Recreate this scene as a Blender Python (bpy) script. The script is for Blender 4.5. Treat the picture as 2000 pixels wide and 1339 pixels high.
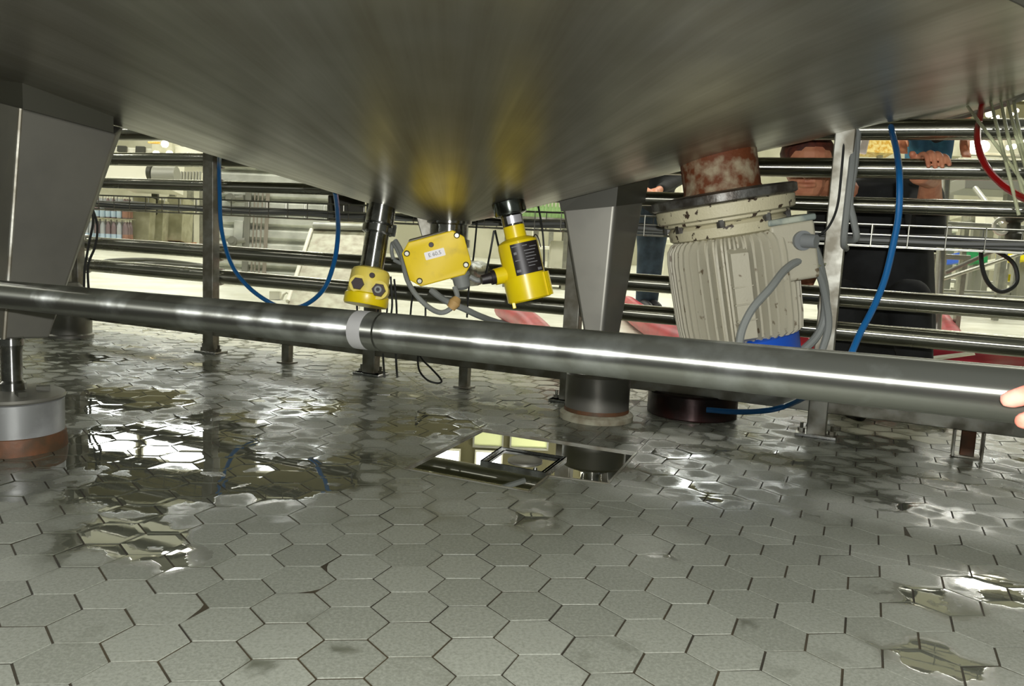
import bpy, bmesh, math, random
import numpy as np
from mathutils import Vector, Matrix
random.seed(7)
for o in list(bpy.data.objects): bpy.data.objects.remove(o)
SC = bpy.context.scene
COL = SC.collection
S = 0.058            # metres per floor-tile side; all positions below are in tile sides
PI = math.pi

# ------------------------------------------------------------------ camera
F, TH, RO, YAW = 1643.93, .130937, .0492704, .130667
CAM = np.array([-.406, -19.022, 9.686])
cy, sy = math.cos(YAW), math.sin(YAW)
FW = np.array([sy*math.cos(TH), cy*math.cos(TH), -math.sin(TH)])
_r = np.array([cy, -sy, 0.]); _u = np.cross(_r, FW)
RT = _r*math.cos(RO)+_u*math.sin(RO); UP = -_r*math.sin(RO)+_u*math.cos(RO)
cd = bpy.data.cameras.new('camera'); cam = bpy.data.objects.new('camera', cd); COL.objects.link(cam)
cd.sensor_width = 36; cd.lens = F*36/2000; cd.clip_start = .02; cd.clip_end = 200
cam.matrix_world = Matrix([[RT[i], UP[i], -FW[i], CAM[i]*S] for i in range(3)]+[[0, 0, 0, 1]])
SC.camera = cam

# ------------------------------------------------------------------ light and exposure
SC.view_settings.view_transform = 'Standard'; SC.view_settings.look = 'None'
SC.view_settings.gamma = 1; SC.view_settings.use_curve_mapping = False
SC.view_settings.exposure = 0.0
w = bpy.data.worlds.new('world'); SC.world = w; w.use_nodes = True
w.node_tree.nodes['Background'].inputs[0].default_value = (.80, .84, .74, 1)
w.node_tree.nodes['Background'].inputs[1].default_value = .2

def light(name, kind, loc, energy, color=(1, 1, 1), size=1, size_y=None, target=None, **k):
    l = bpy.data.lights.new(name, kind); l.energy = energy; l.color = color
    if kind == 'AREA':
        l.size = size
        if size_y: l.shape = 'RECTANGLE'; l.size_y = size_y
    elif kind in ('POINT', 'SPOT'): l.shadow_soft_size = size
    for a, b in k.items(): setattr(l, a, b)
    o = bpy.data.objects.new(name, l); COL.objects.link(o); o.location = loc
    if target is not None:
        o.rotation_euler = (Vector(target)-Vector(loc)).to_track_quat('-Z', 'Y').to_euler()
    return o
# the camera's own flash, just above the lens
fl_loc = Vector((CAM+UP*.95+RT*.5-FW*.1)*S)
light('camera_flash', 'SPOT', fl_loc, 150, (1, .99, .97), .012, target=fl_loc+Vector(FW), spot_size=1.9, spot_blend=.6)
# daylight-white luminaires of the hall (panels are built below, these are their light)
LUM = [(-7, 8.5), (-1, 8.3), (5, 7.7), (-9, 13), (-3, 14), (4, 14), (11, 8), (11, 13), (-7, 4.9), (0, 5.0), (7, 3.9)]
for x, y in LUM:
    light('hall_light', 'AREA', (x, y, 5.35), 150, (1, 1, .93), 2.4, .5, target=(x, y, 0))

# ------------------------------------------------------------------ helpers
def C(r, g, b):
    f = lambda c: ((c/255+.055)/1.055)**2.4 if c/255 > .04045 else c/255/12.92
    return (f(r), f(g), f(b), 1)
def ray(u, v): return FW+RT*(u-1000)/F+UP*(669.5-v)/F
def P(u, v, t): return CAM+ray(u, v)*t                    # point seen at pixel (u,v) at depth t
def fl(u, v, z=0.):
    d = ray(u, v); return CAM+d*((z-CAM[2])/d[2])
def stand(u, v, r):
    q = fl(u, v); e = (q-CAM)*np.array([1, 1, 0]); return q+e/np.linalg.norm(e)*r
def frame(u, v, t, ang=0, yaw=0, pitch=0):
    """4x4 whose unit is one picture pixel at depth t; x right, y up, z to the viewer."""
    k = t/F; o = P(u, v, t)
    M = Matrix([[RT[i]*k, UP[i]*k, -FW[i]*k, o[i]] for i in range(3)]+[[0, 0, 0, 1]])
    return M @ Matrix.Rotation(math.radians(ang), 4, 'Z') @ Matrix.Rotation(math.radians(yaw), 4, 'Y') @ Matrix.Rotation(math.radians(pitch), 4, 'X')
def wframe(x, y, z, rz=0):
    return Matrix.Translation((x, y, z)) @ Matrix.Rotation(rz, 4, 'Z')
def catmull(pts, n=8):
    pts = [np.array(p, float) for p in pts]
    if len(pts) < 3: return pts
    q = [2*pts[0]-pts[1]]+pts+[2*pts[-1]-pts[-2]]; out = []
    for i in range(1, len(q)-2):
        a, b, c, d = q[i-1:i+3]
        for j in range(n):
            t = j/n
            out.append(.5*((2*b)+(-a+c)*t+(2*a-5*b+4*c-d)*t*t+(-a+3*b-3*c+d)*t**3))
    out.append(pts[-1]); return out

class MB:
    def __init__(s, M=None): s.v = []; s.f = []; s.M = M or Matrix.Identity(4)
    def add(s, vs, fs):
        b = len(s.v)
        for p in vs: s.v.append(tuple(s.M @ Vector([float(c) for c in p])))
        for f in fs: s.f.append([b+i for i in f])
        return s
    def box(s, c, d, R=None):
        x, y, z = [q/2 for q in d]
        vs = [Vector((i*x, j*y, k*z)) for i in (-1, 1) for j in (-1, 1) for k in (-1, 1)]
        if R is not None: vs = [R @ q for q in vs]
        c = Vector([float(q) for q in c])
        return s.add([q+c for q in vs], [(0, 1, 3, 2), (4, 6, 7, 5), (0, 4, 5, 1), (2, 3, 7, 6), (0, 2, 6, 4), (1, 5, 7, 3)])
    def rings(s, rings, close=True, cap=True):
        n = len(rings[0]); vs = [p for r in rings for p in r]; fs = []
        for i in range(len(rings)-1):
            for j in range(n if close else n-1):
                k = (j+1) % n
                fs.append((i*n+j, i*n+k, (i+1)*n+k, (i+1)*n+j))
        if cap and close:
            fs.append(tuple(range(n-1, -1, -1))); fs.append(tuple((len(rings)-1)*n+j for j in range(n)))
        return s.add(vs, fs)
    def tube(s, pts, r, n=12, cap=True):
        pts = [np.array(p, float) for p in pts]; rs = r if hasattr(r, '__len__') else [r]*len(pts)
        T = [pts[min(i+1, len(pts)-1)]-pts[max(i-1, 0)] for i in range(len(pts))]
        T = [t/(np.linalg.norm(t)+1e-9) for t in T]
        a = np.array([0, 0, 1.]) if abs(T[0][2]) < .9 else np.array([1., 0, 0])
        rings = []
        for p, t, rr in zip(pts, T, rs):
            a = a-t*np.dot(a, t); a /= np.linalg.norm(a)+1e-9; b = np.cross(t, a)
            rings.append([p+(a*math.cos(q)+b*math.sin(q))*rr for q in np.linspace(0, 2*PI, n, False)])
        return s.rings(rings, True, cap)
    def cyl(s, p0, p1, r0, r1=None, n=24): return s.tube([p0, p1], [r0, r0 if r1 is None else r1], n)
    def hose(s, pts, r, n=8, k=8): return s.tube(catmull(pts, k), r, n)
    def lathe(s, prof, n=32, o=(0, 0, 0), axis='z', cap=True):
        rings = []
        for r, h in prof:
            rg = []
            for q in np.linspace(0, 2*PI, n, False):
                x, y = r*math.cos(q), r*math.sin(q)
                rg.append((o[0]+x, o[1]+y, o[2]+h) if axis == 'z' else ((o[0]+x, o[1]+h, o[2]-y) if axis == 'y' else (o[0]+h, o[1]+x, o[2]+y)))
            rings.append(rg)
        return s.rings(rings, True, cap)
    def prism(s, poly, a, b, axis='z'):
        """polygon in the xy plane from z=a to z=b"""
        mk = lambda p, h: (p[0], p[1], h) if axis == 'z' else ((p[0], h, p[1]) if axis == 'y' else (h, p[0], p[1]))
        return s.rings([[mk(p, a) for p in poly], [mk(p, b) for p in poly]])
    def ball(s, c, r, n=12, sc=(1, 1, 1)):
        rings = []
        for i in range(1, n//2+1):
            q = PI*i/(n//2+1)
            rings.append([(c[0]+r*sc[0]*math.sin(q)*math.cos(t), c[1]+r*sc[1]*math.sin(q)*math.sin(t), c[2]-r*sc[2]*math.cos(q)) for t in np.linspace(0, 2*PI, n, False)])
        return s.rings(rings)
    def slab(s, q, th):
        """four corners, thickened along the normal"""
        q = [np.array(p, float) for p in q]; nn = np.cross(q[1]-q[0], q[-1]-q[0]); nn = nn/np.linalg.norm(nn)*th
        return s.rings([q, [p+nn for p in q]])

ORG = {}
def build(name, mb, mat, parent=None, bevel=0, sub=0, remesh=0, origin=None, smooth=True, angle=35):
    vs = np.array(mb.v)
    if parent is not None: o0 = ORG[parent.name]
    elif origin is not None: o0 = np.array(origin, float)
    else: o0 = np.array([(vs[:, 0].min()+vs[:, 0].max())/2, (vs[:, 1].min()+vs[:, 1].max())/2, vs[:, 2].min()])
    me = bpy.data.meshes.new(name); me.from_pydata([tuple((p-o0)*S) for p in vs], [], mb.f)
    bm = bmesh.new(); bm.from_mesh(me); bmesh.ops.recalc_face_normals(bm, faces=bm.faces); bm.to_mesh(me); bm.free()
    o = bpy.data.objects.new(name, me); COL.objects.link(o)
    if parent is None: o.location = Vector(o0*S)
    else: o.parent = parent
    ORG[o.name] = o0
    me.materials.append(mat)
    if smooth:
        me.polygons.foreach_set('use_smooth', [True]*len(me.polygons)); me.set_sharp_from_angle(angle=math.radians(angle))
    if bevel:
        m = o.modifiers.new('bevel', 'BEVEL'); m.width = bevel*S; m.segments = 2; m.limit_method = 'ANGLE'; m.angle_limit = math.radians(40); m.harden_normals = True
    if remesh:
        m = o.modifiers.new('remesh', 'REMESH'); m.mode = 'VOXEL'; m.voxel_size = remesh*S; m.use_smooth_shade = True
        m = o.modifiers.new('smooth', 'SMOOTH'); m.iterations = 6; m.factor = .5
    if sub:
        m = o.modifiers.new('sub', 'SUBSURF'); m.levels = sub; m.render_levels = sub
    return o
def thing(name, label, cat, loc, group=None):
    o = bpy.data.objects.new(name, None); COL.objects.link(o); o.location = Vector(np.array(loc, float)*S)
    o.empty_display_size = .05; ORG[o.name] = np.array(loc, float)
    o['label'] = label; o['category'] = cat
    if group: o['group'] = group
    return o
def tag(o, label, cat, group=None, kind=None):
    o['label'] = label; o['category'] = cat
    if group: o['group'] = group
    if kind: o['kind'] = kind
    return o
def struct(name, mb, mat, **k):
    o = build(name, mb, mat, **k); o['kind'] = 'structure'; return o
def copy_tree(o, parent=None):
    c = o.copy(); COL.objects.link(c); ORG[c.name] = ORG[o.name].copy()
    if parent is not None: c.parent = parent; c.matrix_parent_inverse = o.matrix_parent_inverse.copy()
    for ch in [q for q in bpy.data.objects if q.parent == o]: copy_tree(ch, c)
    return c

# ------------------------------------------------------------------ materials
def mat(name, col, rough=.5, metal=0, spec=.5, crough=.03, col2=None, nscale=5., ndet=5., lo=.4, hi=.6, bump=0, bscale=None, rough2=None, emit=None, estr=0,
        trans=0, ior=1.45, coat=0, stretch=None, aniso=0, tang=None, alpha=1):
    m = bpy.data.materials.new(name); m.use_nodes = True; N = m.node_tree.nodes; L = m.node_tree.links
    b = N['Principled BSDF']
    b.inputs['Base Color'].default_value = col; b.inputs['Roughness'].default_value = rough; b.inputs['Metallic'].default_value = metal
    b.inputs['Specular IOR Level'].default_value = spec; b.inputs['IOR'].default_value = ior; b.inputs['Transmission Weight'].default_value = trans
    b.inputs['Coat Weight'].default_value = coat; b.inputs['Coat Roughness'].default_value = crough; b.inputs['Alpha'].default_value = alpha
    if tang is not None:
        b.inputs['Anisotropic'].default_value = aniso; cx = N.new('ShaderNodeCombineXYZ')
        for i in range(3): cx.inputs[i].default_value = float(tang[i])
        L.new(cx.outputs[0], b.inputs['Tangent'])
    if emit: b.inputs['Emission Color'].default_value = emit; b.inputs['Emission Strength'].default_value = estr
    if col2 or bump or rough2 is not None:
        tc = N.new('ShaderNodeTexCoord'); mp = N.new('ShaderNodeMapping'); L.new(tc.outputs['Object'], mp.inputs[0])
        if stretch: mp.inputs['Scale'].default_value = stretch
        nz = N.new('ShaderNodeTexNoise'); nz.inputs['Scale'].default_value = nscale; nz.inputs['Detail'].default_value = ndet; L.new(mp.outputs[0], nz.inputs['Vector'])
        mr = N.new('ShaderNodeMapRange'); mr.inputs['From Min'].default_value = lo; mr.inputs['From Max'].default_value = hi; L.new(nz.outputs['Fac'], mr.inputs['Value'])
        if col2:
            mx = N.new('ShaderNodeMix'); mx.data_type = 'RGBA'; mx.inputs[6].default_value = col; mx.inputs[7].default_value = col2
            L.new(mr.outputs[0], mx.inputs[0]); L.new(mx.outputs[2], b.inputs['Base Color'])
        if rough2 is not None:
            m2 = N.new('ShaderNodeMapRange'); m2.inputs['From Min'].default_value = lo; m2.inputs['From Max'].default_value = hi
            m2.inputs['To Min'].default_value = rough; m2.inputs['To Max'].default_value = rough2
            L.new(nz.outputs['Fac'], m2.inputs['Value']); L.new(m2.outputs[0], b.inputs['Roughness'])
        if bump:
            bn = N.new('ShaderNodeBump'); bn.inputs['Strength'].default_value = bump; bn.inputs['Distance'].default_value = .003
            n2 = N.new('ShaderNodeTexNoise'); n2.inputs['Scale'].default_value = bscale or nscale*4; n2.inputs['Detail'].default_value = 4; L.new(mp.outputs[0], n2.inputs['Vector'])
            L.new(n2.outputs['Fac'], bn.inputs['Height']); L.new(bn.outputs[0], b.inputs['Normal'])
    return m
M = {}
PD = P(1950, 767, 14.7)-P(0, 574, 30.4); PD /= np.linalg.norm(PD)
M['pipe'] = mat('stained_steel_pipe', C(146, 148, 140), .33, .94, col2=C(196, 200, 196), nscale=11, ndet=7., lo=.50, hi=.70, rough2=.5, aniso=1, tang=PD)
M['rack_pipe'] = mat('rack_pipe_steel', C(172, 172, 160), .26, 1, col2=C(150, 150, 138), nscale=4, rough2=.32, aniso=1, tang=(.846, -.533, 0))
M['post'] = mat('rack_post_steel', C(150, 150, 140), .4, .55, col2=C(116, 112, 98), nscale=14, rough2=.5, bump=.1)
M['bright'] = mat('polished_steel', C(180, 182, 180), .26, 1, col2=C(140, 140, 136), nscale=30, rough2=.32, aniso=1, tang=(0, 0, 1))
M['leg'] = mat('tank_leg_steel', C(128, 127, 118), .42, .6, col2=C(108, 107, 100), nscale=3, rough2=.5, bump=.04)
M['wirem'] = mat('tray_wire', C(150, 150, 140), .38, 1)
M['rust'] = mat('rusty_steel', C(96, 48, 18), .7, 0, col2=C(150, 138, 112), nscale=26, lo=.44, hi=.66, bump=.5, bscale=120)
M['orange'] = mat('orange_rust_stain', C(106, 68, 42), .55, .1, col2=C(78, 60, 42), nscale=18, bump=.2)
M['motor'] = mat('cream_motor_paint', C(172, 168, 148), .5, 0, col2=C(104, 92, 72), nscale=34, lo=.64, hi=.70, bump=.2)
M['motor_chip'] = mat('chipped_cream_paint', C(186, 180, 150), .5, 0, col2=C(58, 46, 34), nscale=44, lo=.60, hi=.63, bump=.4)
M['greym'] = mat('worn_grey_flange', C(98, 98, 94), .4, .5, col2=C(60, 56, 50), nscale=25, bump=.3)
M['blue'] = mat('blue_plastic_cover', C(28, 84, 190), .4)
M['hoseb'] = mat('blue_hose', C(22, 98, 158), .3, coat=.3)
M['hosed'] = mat('dark_blue_hose', C(20, 44, 92), .35)
M['hoser'] = mat('red_hose', C(140, 16, 18), .3, coat=.3)
M['cableg'] = mat('grey_cable', C(132, 136, 132), .45)
M['cabled'] = mat('dark_cable', C(34, 36, 34), .5)
M['cablet'] = mat('tray_cable', C(90, 92, 88), .5)
M['tubew'] = mat('clear_air_tube', C(200, 205, 170), .25, trans=.5, ior=1.3)
M['yellow'] = mat('yellow_enamel', C(232, 208, 12), .32, 0, coat=.25, col2=C(224, 198, 16), nscale=10)
M['yellowd'] = mat('dull_yellow_paint', C(226, 206, 90), .45, 0, col2=C(205, 190, 100), nscale=30, lo=.5, hi=.7)
M['yellowb'] = mat('box_yellow_paint', C(238, 208, 44), .42, 0, col2=C(214, 186, 60), nscale=24, lo=.5, hi=.75)
M['black'] = mat('black_plastic', C(34, 30, 30), .42)
M['brownp'] = mat('brown_black_plug', C(52, 38, 38), .45)
M['white'] = mat('white_label', C(242, 240, 240), .5)
M['ink'] = mat('grey_ink', C(120, 120, 122), .6)
M['tape'] = mat('tan_tape', C(184, 150, 96), .6)
M['silverlab'] = mat('silver_label', C(200, 200, 206), .25, .6)
M['red'] = mat('red_plastic_sheet', C(176, 40, 58), .35, 0, col2=C(150, 30, 46), nscale=6)
M['drum'] = mat('dark_red_iron', C(52, 28, 26), .3, .4, col2=C(36, 26, 24), nscale=16, rough2=.5, bump=.15)
M['concrete'] = mat('pale_concrete_ring', C(150, 148, 128), .7, 0, col2=C(120, 112, 92), nscale=20, bump=.3)
M['skin'] = mat('skin', C(206, 142, 108), .5, 0, col2=C(190, 122, 92), nscale=30)
M['skinp'] = mat('pink_skin', C(226, 150, 132), .45, 0, col2=C(206, 126, 106), nscale=40)
M['cloth'] = mat('black_cloth', C(20, 21, 20), .85, 0, col2=C(30, 32, 32), nscale=12, bump=.3, bscale=20)
M['jeans'] = mat('blue_jeans', C(52, 66, 80), .85, 0, col2=C(34, 46, 56), nscale=8, bump=.3)
M['jeansb'] = mat('teal_jeans', C(62, 122, 148), .85, 0, col2=C(36, 78, 106), nscale=8)
M['shoe'] = mat('black_shoe', C(22, 20, 20), .5)
M['hair'] = mat('reddish_brown_hair', C(92, 44, 30), .6, 0, col2=C(64, 32, 24), nscale=60)
M['cream'] = mat('cream_panel', C(206, 204, 184), .5, 0, col2=C(186, 184, 160), nscale=4)
M['hallsteel'] = mat('hall_machine_steel', C(176, 176, 166), .3, .85, col2=C(150, 150, 140), nscale=8, rough2=.45)
M['greypaint'] = mat('grey_machine_paint', C(140, 140, 130), .45, .2)
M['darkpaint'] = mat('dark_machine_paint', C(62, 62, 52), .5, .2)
M['white_p'] = mat('white_machine_paint', C(224, 222, 206), .45)
M['corr'] = mat('white_corrugated_sheet', C(228, 230, 220), .25, .2, col2=C(196, 198, 188), nscale=5)
M['strap'] = mat('brown_strap', C(150, 142, 130), .6)
M['plate'] = mat('stained_plate', C(142, 142, 122), .45, .3, col2=C(118, 112, 92), nscale=5, lo=.4, hi=.65, stretch=(3, 3, .6))
M['card'] = mat('cardboard', C(160, 157, 132), .8, 0, col2=C(140, 138, 112), nscale=6)
M['wood'] = mat('pallet_wood', C(176, 140, 100), .8, 0, col2=C(150, 60, 40), nscale=3)
M['pet'] = mat('clear_bottle', C(206, 210, 214), .08, 0, trans=.35, ior=1.3)
M['cola'] = mat('cola_liquid_bottle', C(128, 112, 114), .12)
M['olabel'] = mat('orange_bottle_label', C(150, 112, 96), .4)
M['blabel'] = mat('blue_bottle_label', C(176, 196, 212), .45)
M['green'] = mat('green_bottle', C(150, 184, 122), .25)
M['greenp'] = mat('green_plastic', C(40, 140, 80), .5)
M['redb'] = mat('red_bottle', C(190, 40, 50), .35)
M['yellowp'] = mat('yellow_plastic', C(230, 214, 20), .5)
M['gold'] = mat('amber_glass', C(214, 168, 70), .25, .4, col2=C(240, 220, 150), nscale=20)
M['wallm'] = mat('hall_wall_paint', C(186, 184, 164), .7, 0, col2=C(160, 158, 136), nscale=1.2)
M['ceil'] = mat('hall_ceiling', C(214, 212, 192), .8)
M['lamp'] = mat('lamp_glow', C(255, 250, 225), .4, emit=(1, .95, .8, 1), estr=9)
M['lampw'] = mat('warm_lamp_glow', C(255, 240, 190), .4, emit=(1, .88, .6, 1), estr=22)
M['window'] = mat('lit_window', C(240, 245, 245), .3, emit=(.95, 1, .97, 1), estr=6)
M['wallglow'] = mat('glowing_wall_panel', C(200, 205, 150), .3, emit=(.75, .8, .45, 1), estr=.3)  # faint glow stands in for lit yellowish wall, no real window
M['hallfloor'] = mat('pale_hall_floor', C(202, 203, 188), .35, 0, col2=C(186, 186, 168), nscale=3, rough2=.5, bump=.1)

# brushed cone of the tank: streaks run from the tip outwards
def cone_mat():
    m = bpy.data.materials.new('brushed_tank_steel'); m.use_nodes = True; N = m.node_tree.nodes; L = m.node_tree.links; b = N['Principled BSDF']
    tc = N.new('ShaderNodeTexCoord'); sp = N.new('ShaderNodeSeparateXYZ'); L.new(tc.outputs['Object'], sp.inputs[0])
    def mth(op, a, bb=None):
        n = N.new('ShaderNodeMath'); n.operation = op
        for i, x in enumerate((a, bb)):
            if x is None: continue
            if isinstance(x, (int, float)): n.inputs[i].default_value = x
            else: L.new(x, n.inputs[i])
        return n.outputs[0]
    ang = mth('ARCTAN2', sp.outputs[0], mth('MULTIPLY', sp.outputs[1], -1.))
    rad = mth('SQRT', mth('ADD', mth('MULTIPLY', sp.outputs[0], sp.outputs[0]), mth('MULTIPLY', sp.outputs[1], sp.outputs[1])))
    def noise(ka, kr, sc, det=4):
        cb = N.new('ShaderNodeCombineXYZ'); L.new(mth('MULTIPLY', ang, ka), cb.inputs[0]); L.new(mth('MULTIPLY', rad, kr), cb.inputs[1])
        n = N.new('ShaderNodeTexNoise'); n.inputs['Scale'].default_value = sc; n.inputs['Detail'].default_value = det; L.new(cb.outputs[0], n.inputs['Vector']); return n.outputs['Fac']
    st = noise(9, .6, 1.6); fine = noise(70, 2.5, 1.5)
    n3 = N.new('ShaderNodeTexNoise'); n3.inputs['Scale'].default_value = 7; n3.inputs['Detail'].default_value = 6; L.new(tc.outputs['Object'], n3.inputs['Vector'])
    mixv = mth('ADD', mth('ADD', mth('MULTIPLY', st, .6), mth('MULTIPLY', fine, .15)), mth('MULTIPLY', n3.outputs['Fac'], .25))
    cr = N.new('ShaderNodeValToRGB'); L.new(mixv, cr.inputs[0])
    cr.color_ramp.elements[0].position = .38; cr.color_ramp.elements[0].color = C(150, 147, 130)
    cr.color_ramp.elements[1].position = .62; cr.color_ramp.elements[1].color = C(176, 176, 162)
    L.new(cr.outputs[0], b.inputs['Base Color'])
    mr = N.new('ShaderNodeMapRange'); L.new(mixv, mr.inputs[0]); mr.inputs[1].default_value = .38; mr.inputs[2].default_value = .62; mr.inputs[3].default_value = .36; mr.inputs[4].default_value = .29
    L.new(mr.outputs[0], b.inputs['Roughness']); b.inputs['Metallic'].default_value = .9
    bp = N.new('ShaderNodeBump'); bp.inputs['Strength'].default_value = .08; bp.inputs['Distance'].default_value = .004; L.new(n3.outputs['Fac'], bp.inputs['Height']); L.new(bp.outputs[0], b.inputs['Normal'])
    return m
M['cone'] = cone_mat()

def tile_mat(name, base, base2, wetcol):
    m = bpy.data.materials.new(name); m.use_nodes = True; N = m.node_tree.nodes; L = m.node_tree.links; b = N['Principled BSDF']
    tc = N.new('ShaderNodeTexCoord'); at = N.new('ShaderNodeAttribute'); at.attribute_name = 'tile'
    sp = N.new('ShaderNodeSeparateColor'); L.new(at.outputs['Color'], sp.inputs[0])   # r wetness, g dome, b random
    def noise(sc, det=4, rough=.5):
        n = N.new('ShaderNodeTexNoise'); n.inputs['Scale'].default_value = sc; n.inputs['Detail'].default_value = det; n.inputs['Roughness'].default_value = rough; L.new(tc.outputs['Object'], n.inputs['Vector']); return n.outputs['Fac']
    def mth(op, a, bb=None, cl=False):
        n = N.new('ShaderNodeMath'); n.operation = op; n.use_clamp = cl
        for i, x in enumerate((a, bb)):
            if x is None: continue
            if isinstance(x, (int, float)): n.inputs[i].default_value = x
            else: L.new(x, n.inputs[i])
        return n.outputs[0]
    def mr(v, a, bb, c=0, d=1):
        n = N.new('ShaderNodeMapRange'); n.interpolation_type = 'SMOOTHSTEP'; L.new(v, n.inputs[0]); n.inputs[1].default_value = a; n.inputs[2].default_value = bb; n.inputs[3].default_value = c; n.inputs[4].default_value = d; return n.outputs[0]
    big = noise(5.5, 2); med = noise(16, 3); fin = noise(190, 4, .75)
    dome = mth('MULTIPLY', sp.outputs[1], mr(med, .35, .65, .0, .55))
    wv = mth('ADD', mth('SUBTRACT', sp.outputs[0], dome), mth('MULTIPLY', mth('SUBTRACT', big, .5), .9))
    wet = mr(wv, .50, .64)
    damp = mr(wv, .10, .55)
    mx = N.new('ShaderNodeMix'); mx.data_type = 'RGBA'; mx.inputs[6].default_value = base; mx.inputs[7].default_value = base2; L.new(mr(mth('ADD', mth('MULTIPLY', fin, 1.1), mth('MULTIPLY', sp.outputs[2], .16)), .40, .86), mx.inputs[0])
    m2 = N.new('ShaderNodeMix'); m2.data_type = 'RGBA'; L.new(mx.outputs[2], m2.inputs[6]); m2.inputs[7].default_value = wetcol; L.new(mth('MULTIPLY', damp, .9), m2.inputs[0])
    L.new(m2.outputs[2], b.inputs['Base Color'])
    rr = mth('ADD', mr(damp, 0, 1, .46, .15), mth('MULTIPLY', fin, .08))
    r2 = mth('MULTIPLY', rr, mr(wet, 0, 1, 1, .05)); L.new(r2, b.inputs['Roughness'])
    b.inputs['Specular IOR Level'].default_value = .55
    L.new(wet, b.inputs['Coat Weight']); b.inputs['Coat Roughness'].default_value = .015; b.inputs['Coat IOR'].default_value = 1.5
    h = mth('ADD', mth('MULTIPLY', mth('MULTIPLY', fin, .12), mr(wet, 0, 1, 1, 0)), mth('MULTIPLY', med, mr(wet, 0, 1, .25, .07)))
    bp = N.new('ShaderNodeBump'); bp.inputs['Strength'].default_value = .35; bp.inputs['Distance'].default_value = .004; L.new(h, bp.inputs['Height']); L.new(bp.outputs[0], b.inputs['Normal'])
    return m
M['tile'] = tile_mat('wet_grey_tile', C(134, 137, 126), C(106, 109, 98), C(82, 84, 72))
M['tile2'] = tile_mat('pale_dry_tile', C(188, 188, 170), C(166, 166, 148), C(138, 138, 120))
M['grout'] = mat('dark_grout', C(54, 46, 28), .7, 0, col2=C(38, 34, 24), nscale=8)

# ------------------------------------------------------------------ floor of hexagonal tiles
DR = np.array([.846, -.533]); NR = np.array([.533, .846]); P1 = np.array([-14.1, 43.4])   # line of the pipe rack
drainq = [fl(942, 838)[:2], fl(1243, 884)[:2], fl(1188, 944)[:2], fl(1071, 929)[:2], fl(1033, 960)[:2], fl(791, 915)[:2]]
convex = [[drainq[0], drainq[1], drainq[2], drainq[3]], [drainq[0], drainq[3], drainq[4], drainq[5]]]
def area(p): return .5*sum(p[i][0]*p[(i+1) % len(p)][1]-p[(i+1) % len(p)][0]*p[i][1] for i in range(len(p)))
convex = [c if area(c) > 0 else c[::-1] for c in convex]
def halfclip(poly, a, b, keep_left):
    out = []; n = len(poly)
    sd = lambda p: ((b[0]-a[0])*(p[1]-a[1])-(b[1]-a[1])*(p[0]-a[0]))*(1 if keep_left else -1)
    for i in range(n):
        p, q = poly[i], poly[(i+1) % n]; sp_, sq = sd(p), sd(q)
        if sp_ >= 0: out.append(p)
        if sp_*sq < 0: t = sp_/(sp_-sq); out.append(p+(q-p)*t)
    return out
def subtract(polys, clip):
    res = []
    for poly in polys:
        cur = poly
        for i in range(len(clip)):
            if len(cur) < 3: break
            a, b = clip[i], clip[(i+1) % len(clip)]
            o = halfclip(cur, a, b, False)
            if len(o) >= 3 and abs(area(o)) > 1e-4: res.append(o)
            cur = halfclip(cur, a, b, True)
    return res
PUD = [(fl(290, 870), 3.6, 1.7), (fl(300, 950), 2.6, 1.5), (fl(250, 1040), 1.7, 1.3), (fl(330, 1090), 1.0, 1.0), (fl(570, 930), 2.4, 1.5), (fl(450, 900), 2.2, 1.2), (fl(230, 780), 4.0, 1.2), (fl(420, 820), 3.6, .8), (fl(600, 790), 5, .72), (fl(850, 830), 3.0, .9),
       (fl(1040, 1015), .9, .9), (fl(1830, 1290), 1.0, 1.15), (fl(1820, 1170), 1.2, .95), (fl(1960, 1150), 1.6, .85), (fl(1300, 890), 2.2, .6), (fl(1400, 960), 2.4, .62), (fl(1750, 980), 2.6, .62),
       (fl(490, 1305), .35, 1.0), (fl(670, 1262), .3, .9), (fl(1470, 1218), .3, .95), (fl(1300, 1088), .5, .7), (fl(700, 900), 2.2, .8), (fl(150, 700), 5, .7), (fl(400, 720), 5, .62), (fl(1800, 870), 4, .5), (fl(1080, 855), 2.2, .6)]
def wetf(x, y):
    w_ = .10+.34*min(1, max(0, (y-4)/9))
    for c, r, a in PUD:
        d2 = ((x-c[0])**2+(y-c[1])**2)/(r*r)
        w_ = max(w_, a*math.exp(-d2*.7))
    return w_
class TB:
    def __init__(s): s.v = []; s.f = []; s.c = []
tb = [TB(), TB()]
H3 = math.sqrt(3)/2
def emit_tile(T, poly, cen, rnd, tilt, centre_ok=True):
    b = len(T.v); n = len(poly)
    for k, (sc, z, dm) in enumerate(((.968, -.03, 0), (.966, -.001, .0), (.8, 0, .25), (.45, 0, .8))):
        for p in poly:
            q = cen+(p-cen)*sc; dx, dy = q-cen
            T.v.append((q[0], q[1], z+tilt[0]*dx+tilt[1]*dy+tilt[2])); T.c.append((wetf(*q), dm, rnd, 1))
    T.v.append((cen[0], cen[1], tilt[2])); T.c.append((wetf(*cen), 1, rnd, 1))
    for k in range(3):
        for i in range(n):
            j = (i+1) % n; T.f.append((b+k*n+i, b+k*n+j, b+(k+1)*n+j, b+(k+1)*n+i))
    for i in range(n): T.f.append((b+3*n+i, b+3*n+(i+1) % n, b+4*n))
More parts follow.
